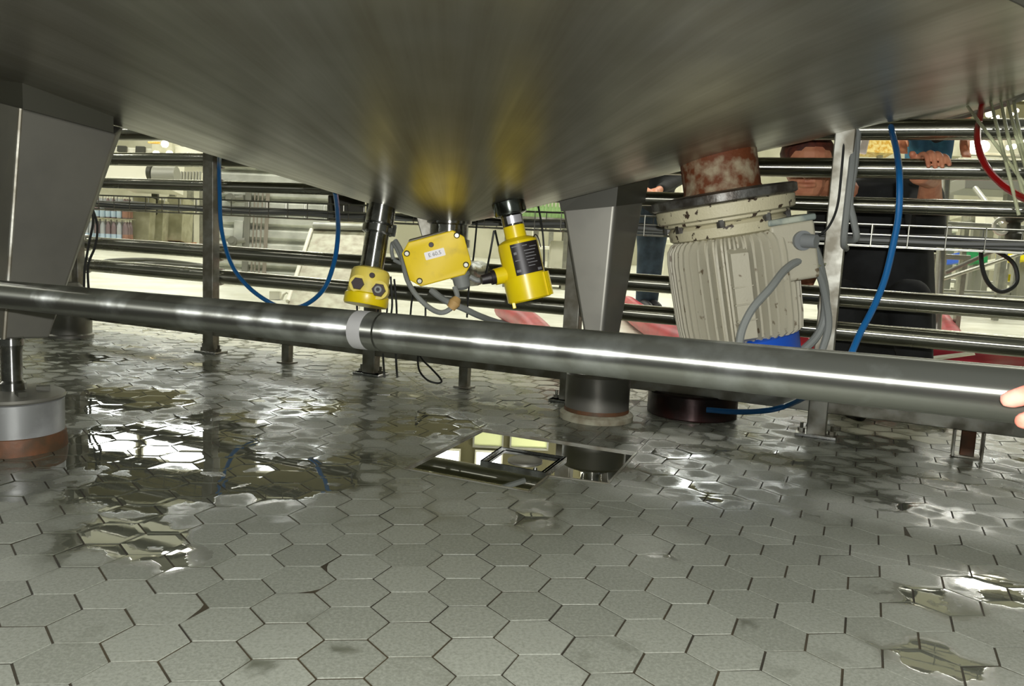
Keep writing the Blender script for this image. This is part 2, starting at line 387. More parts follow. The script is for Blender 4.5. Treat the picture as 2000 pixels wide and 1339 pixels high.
for c in range(-34, 44):
    for j in range(-22, 84):
        if (c+j) % 2: continue
        x, y = 1.5*c, H3*j
        off = (np.array([x, y])-P1) @ NR
        if off > 16 or y < -17 or y > 68: continue
        cen = np.array([x, y])
        d_ = np.array([x, y, 0])-CAM; dep = d_ @ FW
        if dep < 8 or abs((d_ @ RT)/dep) > .80: continue
        hexa = [cen+np.array([math.cos(a), math.sin(a)]) for a in np.arange(6)*PI/3]
        polys = [hexa]
        for cl in convex: polys = subtract(polys, cl)
        wl = wetf(x, y)
        amp = .009 if wl < .6 else .0035
        tilt = (random.gauss(0, amp), random.gauss(0, amp), random.uniform(-.004, .005))
        T = tb[1 if off > 2.6 else 0]; rnd = random.random()
        for p in polys:
            cc = cen if len(polys) == 1 and len(p) == 6 else sum(p)/len(p)
            if area(p) < 0: p = p[::-1]
            emit_tile(T, p, cc, rnd, tilt if len(p) == 6 and len(polys) == 1 else (0, 0, 0))
for T, nm, mm in ((tb[0], 'floor', M['tile']), (tb[1], 'floor', M['tile2'])):
    me = bpy.data.meshes.new('floor'); me.from_pydata([tuple(c*S for c in p) for p in T.v], [], T.f); me.materials.append(mm)
    ca = me.color_attributes.new('tile', 'FLOAT_COLOR', 'POINT'); ca.data.foreach_set('color', [q for c in T.c for q in c])
    o = bpy.data.objects.new('floor', me); COL.objects.link(o); o['kind'] = 'structure'
    o.name = 'floor'
g = MB()
quad = [np.array(q, float) for q in ((-60, -22), (70, -22), (70, 60), (-60, 70))]
ps = [quad]
for cl in convex: ps = subtract(ps, cl)
for p in ps: g.add([(q[0], q[1], -.024) for q in p], [tuple(range(len(p)))])
struct('floor', g, M['grout'], smooth=False)
# plain pale floor of the hall beyond the tiles, a hair lower than the tile faces
g = MB(); a0 = P1+NR*16.2
g.add([(*(a0-DR*400), -.02), (*(a0+DR*500), -.02), (*(a0+DR*500+NR*560), -.02), (*(a0-DR*400+NR*560), -.02)], [(0, 1, 2, 3)])
struct('floor', g, M['hallfloor'], smooth=False)
g = MB(); g.add([(-420, -60, -1.4), (420, -60, -1.4), (420, 300, -1.4), (-420, 300, -1.4)], [(0, 1, 2, 3)])
struct('floor', g, M['grout'], smooth=False)

# ------------------------------------------------------------------ hall shell
def rk(a, o, z): q = P1+DR*a+NR*o; return np.array([q[0], q[1], z])
RH = RT[:2]/np.linalg.norm(RT[:2]); FH = np.array([-RH[1], RH[0]])
def wk(a, o, z): q = CAM[:2]+RH*a+FH*o; return np.array([q[0], q[1], z])      # across and away from where the picture was taken
CEIL = 96; WB = 302; WL, WR = -262, 262
def wall(nm, a0, o0, a1, o1, th, m_):
    d_ = np.array([a1-a0, o1-o0], float); n_ = np.array([-d_[1], d_[0]])/np.linalg.norm(d_)*th
    g = MB(); b_ = [wk(a0, o0, 0), wk(a1, o1, 0), wk(a1+n_[0], o1+n_[1], 0), wk(a0+n_[0], o0+n_[1], 0)]
    g.rings([b_, [p+np.array([0, 0, CEIL]) for p in b_]]); struct(nm, g, m_, smooth=False)
wall('wall_back', WL, WB, WR, WB, 4, M['wallm'])
wall_up = MB(); b_ = [wk(WL, WB-1, 52), wk(WR, WB-1, 52), wk(WR, WB-.2, 52), wk(WL, WB-.2, 52)]; wall_up.rings([b_, [p+np.array([0, 0, CEIL-52]) for p in b_]]); struct('trim_1', wall_up, mat('dark_upper_wall', C(92, 88, 62), .8), smooth=False)
wall('wall_left', WL, -60, WL, WB, 4, M['wallm']); wall('wall_right', WR, WB, WR, -60, 4, M['wallm'])
g = MB(); b_ = [wk(WL-4, 74, CEIL), wk(WR+4, 74, CEIL), wk(WR+4, WB+4, CEIL), wk(WL-4, WB+4, CEIL)]; g.rings([b_, [p+np.array([0, 0, 3]) for p in b_]]); struct('ceiling', g, M['ceil'], smooth=False)
RW = Matrix.Rotation(math.atan2(RH[1], RH[0]), 3, 'Z')
WINS = [(a, hw, 60, 79) for a, hw in ((-214, 30), (-145, 23), (-119, 23), (-77, 24))]+[(-20.5, 10, 70.5, 78), (-4.5, 9, 70.5, 78), (-5, 10, 63, 68), (10, 13, 63, 68)]+[(a, 20, 64, 78) for a in (40, 72, 104, 136, 170, 206)]  # the low pair in the middle are added glowing wall panels, not windows
for k, (a, hw, z0, z1) in enumerate(WINS):
    fr = MB(); zm = (z0+z1)/2
    for dz in (z0-.4, z1+.4): q = wk(a, WB-1.5, dz); fr.box(q, (hw+1.2, 1.2, .8), RW)
    for da in (-hw/2-.3, hw/2+.3): q = wk(a+da, WB-1.5, zm); fr.box(q, (.6, 1.2, z1-z0+.8), RW)
    wo = struct('window_%d' % (k+1), fr, M['white_p'] if z1 != 68 else M['greypaint'], smooth=False)
    pn = MB(); pn.box(wk(a, WB-1.3, zm), (hw, .3, z1-z0), RW); build('pane', pn, M['wallglow'] if z1 == 68 else M['window'], wo)
RZ = Matrix.Rotation(math.atan2(DR[1], DR[0]), 3, 'Z'); RZA = math.atan2(DR[1], DR[0])
for i, (x, y) in enumerate(LUM):
    x, y = x/S, y/S
    t = thing('ceiling_light', 'long fluorescent luminaire under the hall ceiling, high above the machines', 'ceiling light', (x, y, 94), 'hall ceiling lights')
    g = MB(); g.box((x, y, 94.6), (44, 10, 1.4)); build('housing', g, M['white_p'], t)
    g = MB(); g.box((x, y, 93.7), (42, 8.6, .5)); build('diffuser', g, M['lamp'], t)
    
    for dx in (-15, 15): g = MB(); g.cyl((x+dx, y, 95), (x+dx, y, CEIL), .3); build('hanger', g, M['greypaint'], t)

# ------------------------------------------------------------------ floor drain
dz = -.95
t = thing('floor_drain', 'angled stainless floor drain basin full of dark olive water in the tiled floor', 'drain', (4.6, 16, dz))
n = 6
mid = sum(drainq)/6
g = MB(); pts = [p for p in drainq]
out = [np.array([*(p+(p-mid)*.0), 0]) for p in pts]
g.rings([[(*p, .02) for p in pts], [(*p, dz) for p in pts]], True, False)
g.f.append([6, 7, 8, 9, 10, 11])
build('basin', g, mat('olive_basin', C(66, 60, 22), .6, 0, col2=C(44, 38, 16), nscale=12), t, smooth=False)
g = MB()
for i in range(6):
    a, b = pts[i], pts[(i+1) % 6]; d = (b-a)/np.linalg.norm(b-a); nn_ = np.array([-d[1], d[0]])*.05
    g.rings([[(*(a-nn_), -.25), (*(a+nn_), -.25), (*(a+nn_), .03), (*(a-nn_), .03)], [(*(b-nn_), -.25), (*(b+nn_), -.25), (*(b+nn_), .03), (*(b-nn_), .03)]])
build('rim', g, M['post'], t)
gq = [fl(978, 873, .05)[:2], fl(1107, 893, .05)[:2], fl(1066, 924, .05)[:2], fl(938, 900, .05)[:2]]
g = MB()
for sc, z0, z1 in ((1.0, -.5, .08), (.86, -.5, .0)):
    cc = sum(gq)/4
    q = [cc+(p-cc)*sc for p in gq]; qi = [cc+(p-cc)*(sc-.055) for p in gq]
    g.rings([[(*p, z0) for p in q], [(*p, z1) for p in q], [(*p, z1) for p in qi], [(*p, z0) for p in qi]], True, False)
gf = build('gully_frame', g, M['bright'], t, smooth=False)
cc = sum(gq)/4
g = MB(); q = [cc+(p-cc)*.84 for p in gq]; g.rings([[(*p, -.42) for p in q], [(*p, -.36) for p in q]]); build('gully_tray', g, M['greym'], gf)
g = MB(); g.lathe([(.75, -.36), (.75, .0), (.66, .04), (.3, .06)], 28, (cc[0]+.1, cc[1]+.1, 0)); build('siphon_cap', g, M['leg'], gf)
g = MB(); g.lathe([(.08, -.30), (.10, -.1), (.06, -.02)], 12, (*(cc+(gq[2]-cc)*.55), .05)); build('lift_peg', g, M['bright'], gf)
ins = [p+(mid-p)*.005 for p in pts]
g = MB(); g.add([(*p, -.05) for p in ins], [tuple(range(6))])
wm = mat('drain_water', C(70, 72, 40), .0, 0, spec=.6, trans=.75, ior=1.33)
o = build('standing_water', g, wm); tag(o, 'still dark water filling the angled floor drain', 'water', kind='stuff')

# ------------------------------------------------------------------ tank
AX = np.array([1.8, 24.7]); RTH = np.array([RT[0], RT[1]]); RTH /= np.linalg.norm(RTH)
def prof(r):
    xs = [0, 1, 2, 4, 16, 21, 26]; zs = [10.0, 10.06, 10.28, 10.82, 14.12, 15.35, 16.2]
    return float(np.interp(r, xs, zs))
def conez(x, y): return prof(math.hypot(x-AX[0], y-AX[1]))+.022*float(np.dot(np.array([x, y])-AX, RTH))
tank = thing('storage_tank', 'huge grey stainless steel tank with a cone-shaped bottom standing over the wet floor', 'tank', (*AX, 0))
g = MB(); rings = []
for r in [.02, .5, 1, 1.5, 2, 3, 4, 6, 8, 10, 12, 14, 16, 18, 20, 21, 22, 23, 24, 25, 25.6, 26]:
    rings.append([(AX[0]+r*math.cos(q), AX[1]+r*math.sin(q), conez(AX[0]+r*math.cos(q), AX[1]+r*math.sin(q))) for q in np.linspace(0, 2*PI, 160, False)])
g.rings(rings, True, False)
co = build('cone_bottom', g, M['cone'], tank, angle=60)
g = MB(); rim = rings[-1]
g.rings([rim, [(p[0], p[1], 70) for p in rim]], True, False); build('shell', g, M['cone'], tank, angle=60)
g = MB(); q = np.linspace(0, 2*PI, 121); g.tube([(AX[0]+26.1*math.cos(a), AX[1]+26.1*math.sin(a), conez(AX[0]+26*math.cos(a), AX[1]+26*math.sin(a))+.1) for a in q], .3, 8, False)
build('rim_ring', g, M['leg'], tank)
# outlet under the tip
ap = np.array([AX[0], AX[1], 0])
g = MB(); g.lathe([(1.15, 10.25), (1.15, 9.98), (.98, 9.9), (.98, 9.2), (1.1, 9.15), (1.1, 8.8), (1.0, 8.75)], 32, (AX[0], AX[1], 0)); build('outlet_flange', g, M['bright'], tank)
g = MB(); e0 = ap+np.array([0, 0, 8.9]); g.tube(catmull([e0, e0-[0, 0, .4], e0+[.35, .3, -1.0], e0+[1.0, 1.3, -1.45], e0+[1.6, 3.0, -1.6], e0+[2.2, 6.6, -1.7]], 8), .7, 20)
build('outlet_pipe', g, M['rack_pipe'], tank)

def quad_leg(top, bot, matl, parent, bevel=.12):
    """top, bot: front-left, front-right, back-right as (u,v,depth); back-left closes the box"""
    tp = [P(*q) for q in top]; bt = [P(*q) for q in bot]
    tp.append(tp[0]+tp[2]-tp[1]); bt.append(bt[0]+bt[2]-bt[1])
    g = MB(); g.rings([bt, tp]); return build('leg', g, matl, parent, bevel=bevel)
# leg on the right behind the pipe
lb = quad_leg([(1078, 300, 44.6), (1213, 300, 43.7), (1275, 300, 46.8)], [(1147, 705, 45.3), (1172, 705, 44.9), (1203, 705, 46.1)], M['leg'], tank, .22)
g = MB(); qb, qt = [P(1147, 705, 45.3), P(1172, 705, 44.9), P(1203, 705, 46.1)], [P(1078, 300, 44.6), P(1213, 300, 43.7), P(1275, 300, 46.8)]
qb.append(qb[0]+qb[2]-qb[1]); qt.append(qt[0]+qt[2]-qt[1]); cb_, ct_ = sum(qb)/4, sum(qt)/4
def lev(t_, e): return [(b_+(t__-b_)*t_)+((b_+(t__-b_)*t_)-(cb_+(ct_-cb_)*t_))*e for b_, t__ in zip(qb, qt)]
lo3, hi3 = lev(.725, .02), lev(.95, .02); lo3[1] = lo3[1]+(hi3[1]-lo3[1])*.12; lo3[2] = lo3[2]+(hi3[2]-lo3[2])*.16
g.rings([lo3, hi3]); build('painted_shade_band', g, M['darkpaint'], lb)  # dark sleeve stands in for the cone's shadow on the leg top
sb_ = stand(1163, 829, 1.75); sx, sy_ = sb_[0], sb_[1]
g = MB(); g.lathe([(.55, 3.6), (.6, 3.5), (.5, 3.3), (.5, 2.9), (.85, 2.8), (.85, 2.55), (.5, 2.5)], 24, (sx, sy_, 0)); build('foot_rod', g, M['bright'], lb)
g = MB(); g.lathe([(1.72, .0), (1.72, 2.35), (1.6, 2.5), (.6, 2.5)], 48, (sx, sy_, 0)); build('foot_cylinder', g, M['leg'], lb)
g = MB(); g.lathe([(1.98, -.02), (1.98, .28), (1.8, .42), (1.73, .42)], 48, (sx, sy_, 0)); build('sealing_ring', g, M['concrete'], lb)
g = MB(); g.lathe([(1.735, .42), (1.735, .62)], 48, (sx, sy_, 0), cap=False); build('rust_stain_band', g, M['orange'], lb)
# leg on the left
la = quad_leg([(40, 212, 32.3), (228, 262, 35.6), (240, 250, 40)], [(8, 662, 33.6), (95, 660, 35.4), (80, 655, 37.6)], M['leg'], tank, .1)
tl = [P(40, 212, 32.3), P(228, 262, 35.6)]; bl = [P(8, 662, 33.6), P(95, 660, 35.4)]
g = MB(); t2 = [P(-140, 165, 35.4), P(40, 212, 32.33), P(240, 250, 40), ]; b2 = [P(-70, 662, 35.4), P(8, 662, 33.63), P(80, 655, 37.6)]
t2.append(t2[0]+t2[2]-t2[1]); b2.append(b2[0]+b2[2]-b2[1]); g.rings([b2, t2])
build('side_plate', g, M['leg'], la)
g = MB(); g.tube([P(40, 212, 32.25), P(8, 662, 33.55)], .09, 8); build('corner_weld', g, M['post'], la)
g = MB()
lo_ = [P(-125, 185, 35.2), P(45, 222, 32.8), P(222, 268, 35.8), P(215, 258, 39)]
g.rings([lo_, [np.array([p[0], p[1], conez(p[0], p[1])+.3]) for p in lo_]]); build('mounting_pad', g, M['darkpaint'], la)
cA = stand(28, 893, 1.9); ax_, ay_ = cA[0], cA[1]
zr = 9.69
g = MB(); g.lathe([(.46, 4.5), (.5, 4.45), (.5, 4.2), (.46, 4.15), (.40, 4.0), (.40, 2.75), (.5, 2.65), (.5, 2.2)], 24, (ax_, ay_, 0)); build('foot_rod', g, M['bright'], la)
g = MB(); g.lathe([(1.88, .64), (1.88, 2.0), (1.78, 2.08)], 56, (ax_, ay_, 0)); build('foot_cylinder', g, mat('light_grey_metal', C(168, 170, 170), .4, .5, col2=C(140, 142, 140), nscale=10), la)
g = MB(); g.lathe([(1.92, 2.06), (1.95, 2.12), (1.9, 2.22), (1.2, 2.28), (.6, 2.36)], 56, (ax_, ay_, 0)); build('foot_plate', g, M['leg'], la)
for a in (-.9, .35, 2.3): g = MB(); g.box((ax_+1.1*math.cos(a), ay_+1.1*math.sin(a), 2.36), (.5, .3, .2), Matrix.Rotation(a, 3, 'Z')); build('clamp_lug', g, M['darkpaint'], la)
g = MB(); g.lathe([(1.98, -.02), (1.97, .3), (1.92, .66), (1.86, .7)], 56, (ax_, ay_, 0)); build('rusty_base_band', g, M['orange'], la)
# third foot, far left, of a neighbouring vessel
cC = stand(134, 662, 1.8)
t = thing('vessel_foot', 'round steel foot of a neighbouring vessel far behind the left tank leg', 'vessel foot', (cC[0], cC[1], 0))
g = MB(); g.lathe([(1.8, 0), (1.8, .2), (1.68, .3), (1.68, 3.2), (1.3, 3.6), (.8, 4.2)], 40, (cC[0], cC[1], 0)); build('foot_cylinder', g, M['leg'], t)
g = MB(); g.lathe([(.8, 4.1), (.8, 60)], 24, (cC[0]-.5, cC[1], 0)); build('column', g, M['leg'], t)

# ------------------------------------------------------------------ long pipe in front
pa, pb = P(0, 574, 30.4), P(1950, 767, 14.7); d = (pb-pa)/np.linalg.norm(pb-pa)
t = thing('long_pipe', 'thick shiny steel pipe running across the whole view in front of the tank legs', 'pipe', (pa+pb)/2)
A_, B_ = pa-d*2.2, pb+d*10
lp = [A_-d*0, pb, B_]
g = MB(); seg = [pa-d*6+(B_-pa+d*6)*i/24 for i in range(25)]
g.tube(seg, .5, 48); build('tube', g, M['pipe'], t)
wq = P(790, 652, 23.3); s_ = np.dot(wq-pa, d); wq = pa+d*s_
g = MB(); g.tube([wq-d*.22, wq+d*.22], .504, 48, False); build('ground_weld_band', g, mat('matt_ground_band', C(190, 190, 188), .5, .7), t)
g = MB(); w2 = wq+d*.62; g.tube([w2-d*.03, w2+d*.03], .506, 48, False); build('weld_seam', g, M['bright'], t)
for e, sg in ((pa-d*5.6, 1), (B_-d*1.2, 1)):
    g = MB(); g.box((e[0], e[1], (e[2]-.45)/2), (.8, .8, e[2]-.45)); g.box((e[0], e[1], .06), (2, 2, .12)); build('support_post', g, M['post'], t, bevel=.04)

# ------------------------------------------------------------------ pipe rack behind
rackA, rackB = -26, 78
def rackpipe(z, r, label, off=.95, mt='rack_pipe', a=rackA, b=rackB):
    g = MB(); g.tube([rk(a+(b-a)*i/20, off, z) for i in range(21)], r, 32)
    o = build('rack_pipe', g, M[mt]); tag(o, label, 'pipe', 'horizontal rack pipes'); return o
ZA, ZB, ZC, ZD = 13.72, 11.9, 7.2, 5.45
rackpipe(15.6, .5, 'highest horizontal rack pipe, seen just under the tank edge at the upper right')
rackpipe(ZA, .5, 'rack pipe that the crouching person grips, second from the top')
rackpipe(ZB, .39, 'thinner rack pipe just above the wire cable tray')
rackpipe(ZC, .5, 'rack pipe just below the wire cable tray')
rackpipe(ZD, .5, 'dark lowest round rack pipe, behind the yellow sensors')
g = MB(); q0, q1 = rk(rackA, 0, 1.62), rk(rackB, 0, 1.62)
nv = np.array([*NR, 0])*.3; up = np.array([0, 0, .33])
g.rings([[q0-nv-up, q0+nv-up, q0+nv+up, q0-nv+up], [q1-nv-up, q1+nv-up, q1+nv+up, q1-nv+up]])
o = build('bottom_rail', g, M['post'], bevel=.05); tag(o, 'square steel rail running close to the floor between the rack posts', 'rail')
postlab = {-13.85: 'rack post farthest left, beside the far round vessel foot', 0: 'rack post left of the hanging blue hose loop, on a bolted foot plate', 13.85: 'rack post behind the left yellow sensor',
           27.7: 'rack post hidden behind the tapered tank leg', 41.5: 'shiny rack post carrying grey cables, right of the cream motor', 55.35: 'rack post beyond the right edge of the view'}
def post(a):
    x, y, _ = rk(a, 0, 0)
    t = thing('rack_post', postlab[a], 'post', (x, y, 0), 'rack posts')
    M4 = wframe(x, y, 0, RZA)
    g = MB(M4); g.box((0, 0, 8.3), (.95, .7, 16.4)); build('upright', g, M['post'], t, bevel=.06)
    g = MB(M4); g.box((0, 0, .08), (2.0, 1.3, .14)); build('foot_plate', g, M['bright'], t, bevel=.03)
    for sx_ in (-.75, .75):
        g = MB(M4); g.cyl((sx_, 0, .1), (sx_, 0, .62), .09, n=8); g.cyl((sx_, 0, .15), (sx_, 0, .34), .19, n=6); build('anchor_bolt', g, M['post'], t)
    for z, r in ((ZA, .5), (ZB, .39), (ZC, .5), (ZD, .5)):
        g = MB(M4)
        arc = [(0+0*q, .95-(r+.09)*math.cos(q) if False else .95+(r+.07)*math.cos(q), z+(r+.07)*math.sin(q)) for q in np.linspace(-PI/2, PI/2, 9)]
        arc = [(.0, .35, z-r-.07)]+arc+[(.0, .35, z+r+.07)]
        g.tube(arc, .07, 6); build('pipe_clamp', g, M['bright'], t)
    return t
for a in (-13.85, 0, 13.85, 27.7, 41.5, 55.35): post(a)
for a, lb_ in ((6.95, 'short support under the bottom rail between the two left rack posts'), (20.8, 'short support under the bottom rail beside the hanging wire loop'), (34.6, 'short support under the bottom rail behind the dark red drum'), (48.4, 'short rusty bracket under the bottom rail at the far right')):
    x, y, _ = rk(a, 0, 0); M4 = wframe(x, y, 0, RZA)
    t = thing('rail_support', lb_, 'support', (x, y, 0), 'short rail supports')
    g = MB(M4); g.box((0, 0, .68), (.62, .5, 1.24)); build('stub_post', g, M['orange'] if a > 48 else M['post'], t, bevel=.04)
    g = MB(M4); g.box((0, 0, .05), (1.1, .9, .1)); 
    if a > 48: [g.box((s1*.62, -.1, .7), (.1, 1.0, 1.3)) for s1 in (-1, 1)]
    build('base_plate', g, M['post'], t, bevel=.02)

# wire cable tray
t = thing('cable_tray', 'wire mesh cable tray hung along the rack, full of grey cables', 'cable tray', rk(27, 1.2, 9.9), )
def traywire(o, z, r=.036):
    g = MB(); g.tube([rk(rackA, o, z), rk(rackB, o, z)], r, 6); return g
for o_, z_ in ((.55, 10.95), (.55, 10.45), (.55, 9.9), (1.1, 9.85), (1.65, 9.85), (2.2, 9.9), (2.2, 10.45), (2.2, 10.95)):
    build('long_wire', traywire(o_, z_), M['wirem'], t)
for i in range(60):
    a = -22+i*1.67
    g = MB(); g.tube([rk(a, .5, 10.98), rk(a, .5, 9.85), rk(a, 2.25, 9.85), rk(a, 2.25, 10.98)], .034, 5); build('cross_wire', g, M['wirem'], t)
cm = [M['cablet'], M['cabled'], M['cablet'], M['cableg'], M['cablet'], M['cabled'], M['cablet']]
for i in range(7):
    r = [.13, .1, .16, .12, .15, .09, .14][i]; o_ = .78+i*.21
    pts = [rk(a, o_+random.uniform(-.1, .1), 10.05+random.uniform(0, .28)+(.12 if i % 3 else 0)) for a in np.arange(rackA+1, rackB-1, 4.)]
    g = MB(); g.hose(pts, r, 6, 4); o = build('tray_cable', g, cm[i]); tag(o, 'one of the cables lying lengthwise in the wire cable tray', 'cable', 'cables in the wire tray')

# ------------------------------------------------------------------ motor
T0 = 40.4
fm = frame(1434, 560, T0, 9, 0, 7)
mo = thing('agitator_motor', 'large cream finned electric motor hanging tilted under the tank from a rusty neck', 'motor', P(1450, 712, T0))
g = MB(fm); NF = 46; rings = []
for y, rr, amp in ((104, 96, 2), (96, 108, 5), (84, 114, 7), (60, 115, 9), (0, 114.5, 9), (-60, 113, 9), (-88, 111, 8), (-96, 104, 4)):
    rg = []
    for i in range(NF*4):
        q = 2*PI*i/(NF*4); ph = i % 4
        sq = 1+.035*math.cos(4*q)*-1
        R_ = (rr+(amp if ph in (0, 1) else -amp))*sq
        rg.append((R_*math.cos(q), y, -R_*math.sin(q)))
    rings.append(rg)
g.rings(rings); build('finned_body', g, M['motor'], mo, angle=30)
g = MB(fm); g.rings([[(-38, 80, 108), (-2, 80, 112), (-2, 70, 130), (-34, 72, 128)], [(-38, -92, 106), (-2, -92, 110), (-2, -86, 126), (-34, -86, 124)]])
for y in (10, -22, -52): g.box((-18, y, 122), (38, 3, 12))
build('front_rib', g, M['motor'], mo, bevel=.03)
g = MB(fm); g.lathe([(100, 100), (110, 104), (112, 122), (106, 128), (118, 132), (118, 138)], 48, axis='y'); build('neck_ring', g, M['motor_chip'], mo)
g = MB(fm); g.lathe([(124, 137), (130, 140), (131, 162), (126, 165)], 64, axis='y'); build('lower_flange', g, M['motor_chip'], mo)
g = MB(fm); g.lathe([(132, 164), (137, 167), (137, 181), (130, 184), (74, 187)], 64, axis='y'); build('upper_flange', g, M['greym'], mo)
g = MB(fm); g.lathe([(77, 184), (73, 190), (72, 330)], 48, axis='y'); build('rusty_neck', g, M['rust'], mo)
for q in np.arange(8)*PI/4+.35:
    g = MB(fm); x, z = 112*math.cos(q), 112*math.sin(q); g.lathe([(8, 120), (8, 134), (5, 134), (5, 146)], 6, (x, 0, z), axis='y'); build('flange_bolt', g, M['greym'], mo)
g = MB(fm); g.box((92, 56, 52), (84, 108, 96)); tb_ = build('terminal_box', g, M['motor'], mo, bevel=.18)
g = MB(fm); g.box((92, 114, 52), (90, 12, 102)); build('lid', g, mat('dusty_box_lid', C(170, 176, 160), .5, 0, col2=C(120, 130, 124), nscale=20), tb_, bevel=.1)
g = MB(fm); g.cyl((106, 74, 98), (107, 74, 106), 18); g.cyl((107, 74, 104), (124, 70, 122), 13, 12); build('cable_gland', g, mat('grey_gland', C(122, 126, 126), .5), tb_)
g = MB(fm); g.lathe([(104, -94), (110, -98), (110, -150), (100, -156), (30, -160)], 56, axis='y'); build('fan_cover', g, M['blue'], mo)

# dark red drum on the floor behind the rail
cD = stand(1349, 825, 2.5)
t = thing('iron_drum_base', 'low round dark red iron base on the floor below the cream motor', 'drum base', (cD[0], cD[1], 0))
g = MB(); g.lathe([(2.42, 0), (2.5, .08), (2.5, 1.25), (2.38, 1.36), (1.2, 1.38)], 56, (cD[0], cD[1], 0)); build('base_body', g, M['drum'], t)
g = MB(); g.lathe([(1.3, 1.38), (1.3, 1.9), (1.1, 1.95)], 32, (cD[0], cD[1], 0)); build('hub', g, M['drum'], t)

# ------------------------------------------------------------------ yellow sensors
def text(s_, M4, size, matl, parent, name='printed_text'):
    cu = bpy.data.curves.new('txt', 'FONT'); cu.body = s_; cu.size = size; cu.align_x = 'CENTER'; cu.align_y = 'CENTER'; cu.extrude = .15
    ob = bpy.data.objects.new('txt', cu); COL.objects.link(ob); dg = bpy.context.evaluated_depsgraph_get()
    me = bpy.data.meshes.new_from_object(ob.evaluated_get(dg)); bpy.data.objects.remove(ob)
    g = MB(M4); g.v = [tuple(M4 @ v.co) for v in me.vertices]; g.f = [list(p.vertices) for p in me.polygons]
    return build(name, g, matl, parent, smooth=False)
T1 = 41.2
f1 = frame(719, 563, T1, -9, 0, -4)
s1 = thing('level_sensor', 'left yellow level sensor with two black plugs under a shiny steel stub', 'sensor', P(719, 600, T1))
def octo(r, y, n=8, ph=PI/8): return [(r*math.cos(q+ph)*1.0, y, -r*math.sin(q+ph)) for q in np.linspace(0, 2*PI, n, False)]
g = MB(f1); g.rings([octo(40, -14, 16), octo(39, 12, 16), octo(38, 30, 16), octo(34, 37, 16), octo(24, 41, 16)]); build('housing', g, M['yellowd'], s1, bevel=.05)
g = MB(f1); g.lathe([(41, -34), (43, -31), (43, -14), (40, -11)], 40, axis='y'); build('screw_cap', g, M['yellow'], s1)
for nm, x, y, r, z in (('plug', -14, 2, 13, 34), ('plug', 27, -4, 14, 32)):
    g = MB(f1); g.cyl((x, y, z-16), (x, y, z+4), r+4, n=24); b_ = build('boss', g, M['yellowd'], s1)
    g = MB(f1); g.cyl((x, y, z+3), (x, y, z+10), r, r-1, n=6); build('hex_plug', g, M['brownp'], b_)
    if x > 0: 
        g = MB(f1); g.tube([(x, y, z+10), (x, y, z+15)], [7.5, 7], 20); build('grey_insert', g, M['cableg'], b_)
        g = MB(f1); g.cyl((x, y, z+14), (x, y, z+16), 3.6, n=12); build('cable_hole', g, M['black'], b_)
g = MB(f1); g.cyl((10, 22, 30), (10, 22, 41), 6, 5, n=16); build('small_plug', g, M['brownp'], s1)
g = MB(f1); g.lathe([(22, 39), (23, 42), (23, 120), (22, 122)], 40, axis='y'); st = build('steel_stub', g, M['bright'], s1)
g = MB(f1); g.lathe([(24, 108), (31, 111), (31, 124), (24, 127)], 32, axis='y'); g.box((30, 116, 14), (14, 9, 12)); g.cyl((34, 106, 18), (34, 128, 18), 4, n=8); build('clamp_ring', g, M['bright'], s1)
g = MB(f1); g.lathe([(24, 126), (28, 130), (28, 146), (25, 185)], 32, axis='y'); build('tank_ferrule', g, M['bright'], s1)

T3 = 40.0
f3 = frame(1021, 520, T3, 13, 0, 4)
s3 = thing('pressure_sensor', 'right yellow transmitter with a black rating label and a ribbed cap', 'sensor', P(1030, 596, T3))
g = MB(f3); g.lathe([(40, -20), (40, 42), (38, 49), (33, 53), (22, 57)], 48, axis='y'); hs = build('housing', g, M['yellow'], s3)
g = MB(f3); g.lathe([(21, 55), (21, 80), (19, 82)], 40, axis='y'); build('neck', g, M['yellow'], s3)
g = MB(f3); g.lathe([(43, -21), (44, -19), (44, -64), (40, -67)], 56, axis='y'); cp = build('screw_cap', g, M['yellow'], s3)
for i in range(5):
    q = .12+i*.13; g = MB(f3); g.box((45*math.cos(q), -42, 45*math.sin(q)), (4, 46, 3.4), Matrix.Rotation(-q, 3, 'Y')); build('grip_rib', g, M['yellow'], cp)
g = MB(f3); g.box((-34, -70, 24), (7, 12, 7)); build('lug', g, M['yellow'], cp, bevel=.03)
def curved(M4, r, a0, a1, y0, y1, th=1.2, n=14):
    g = MB(M4); rin, rout = [], []
    vs = []; fs = []
    for i in range(n+1):
        q = math.radians(a0+(a1-a0)*i/n)
        for rr in (r, r+th):
            for y in (y0, y1): vs.append((rr*math.sin(q), y, rr*math.cos(q)))
    for i in range(n):
        b = i*4; fs += [(b+2, b+3, b+7, b+6), (b, b+4, b+5, b+1), (b+1, b+5, b+7, b+3), (b, b+2, b+6, b+4)]
    fs += [(0, 1, 3, 2), (n*4, n*4+2, n*4+3, n*4+1)]
    g.add(vs, fs); return g
lab = build('rating_label', curved(f3, 40.2, -24, 62, -16, 44), M['black'], s3)
for i, (a0, a1, y) in enumerate(((-20, 2, 39), (8, 22, 38), (28, 52, 34), (10, 46, 28), (12, 40, 22), (-18, -10, 26), (12, 44, 16), (12, 36, 10), (-18, -4, 12), (14, 44, 4), (-20, -8, -8), (40, 56, -11), (14, 34, -2))):
    build('printed_line', curved(f3, 41.3, a0, a1, y-(.8 if i not in (5, 10, 11) else 2.4), y+(.8 if i not in (5, 10, 11) else 2.4), .3, 4), M['ink'], lab)
g = MB(f3); g.tube([(-34, -8, 6), (-58, -8, 12)], [17, 16], 28); bs = build('side_boss', g, M['yellow'], s3)
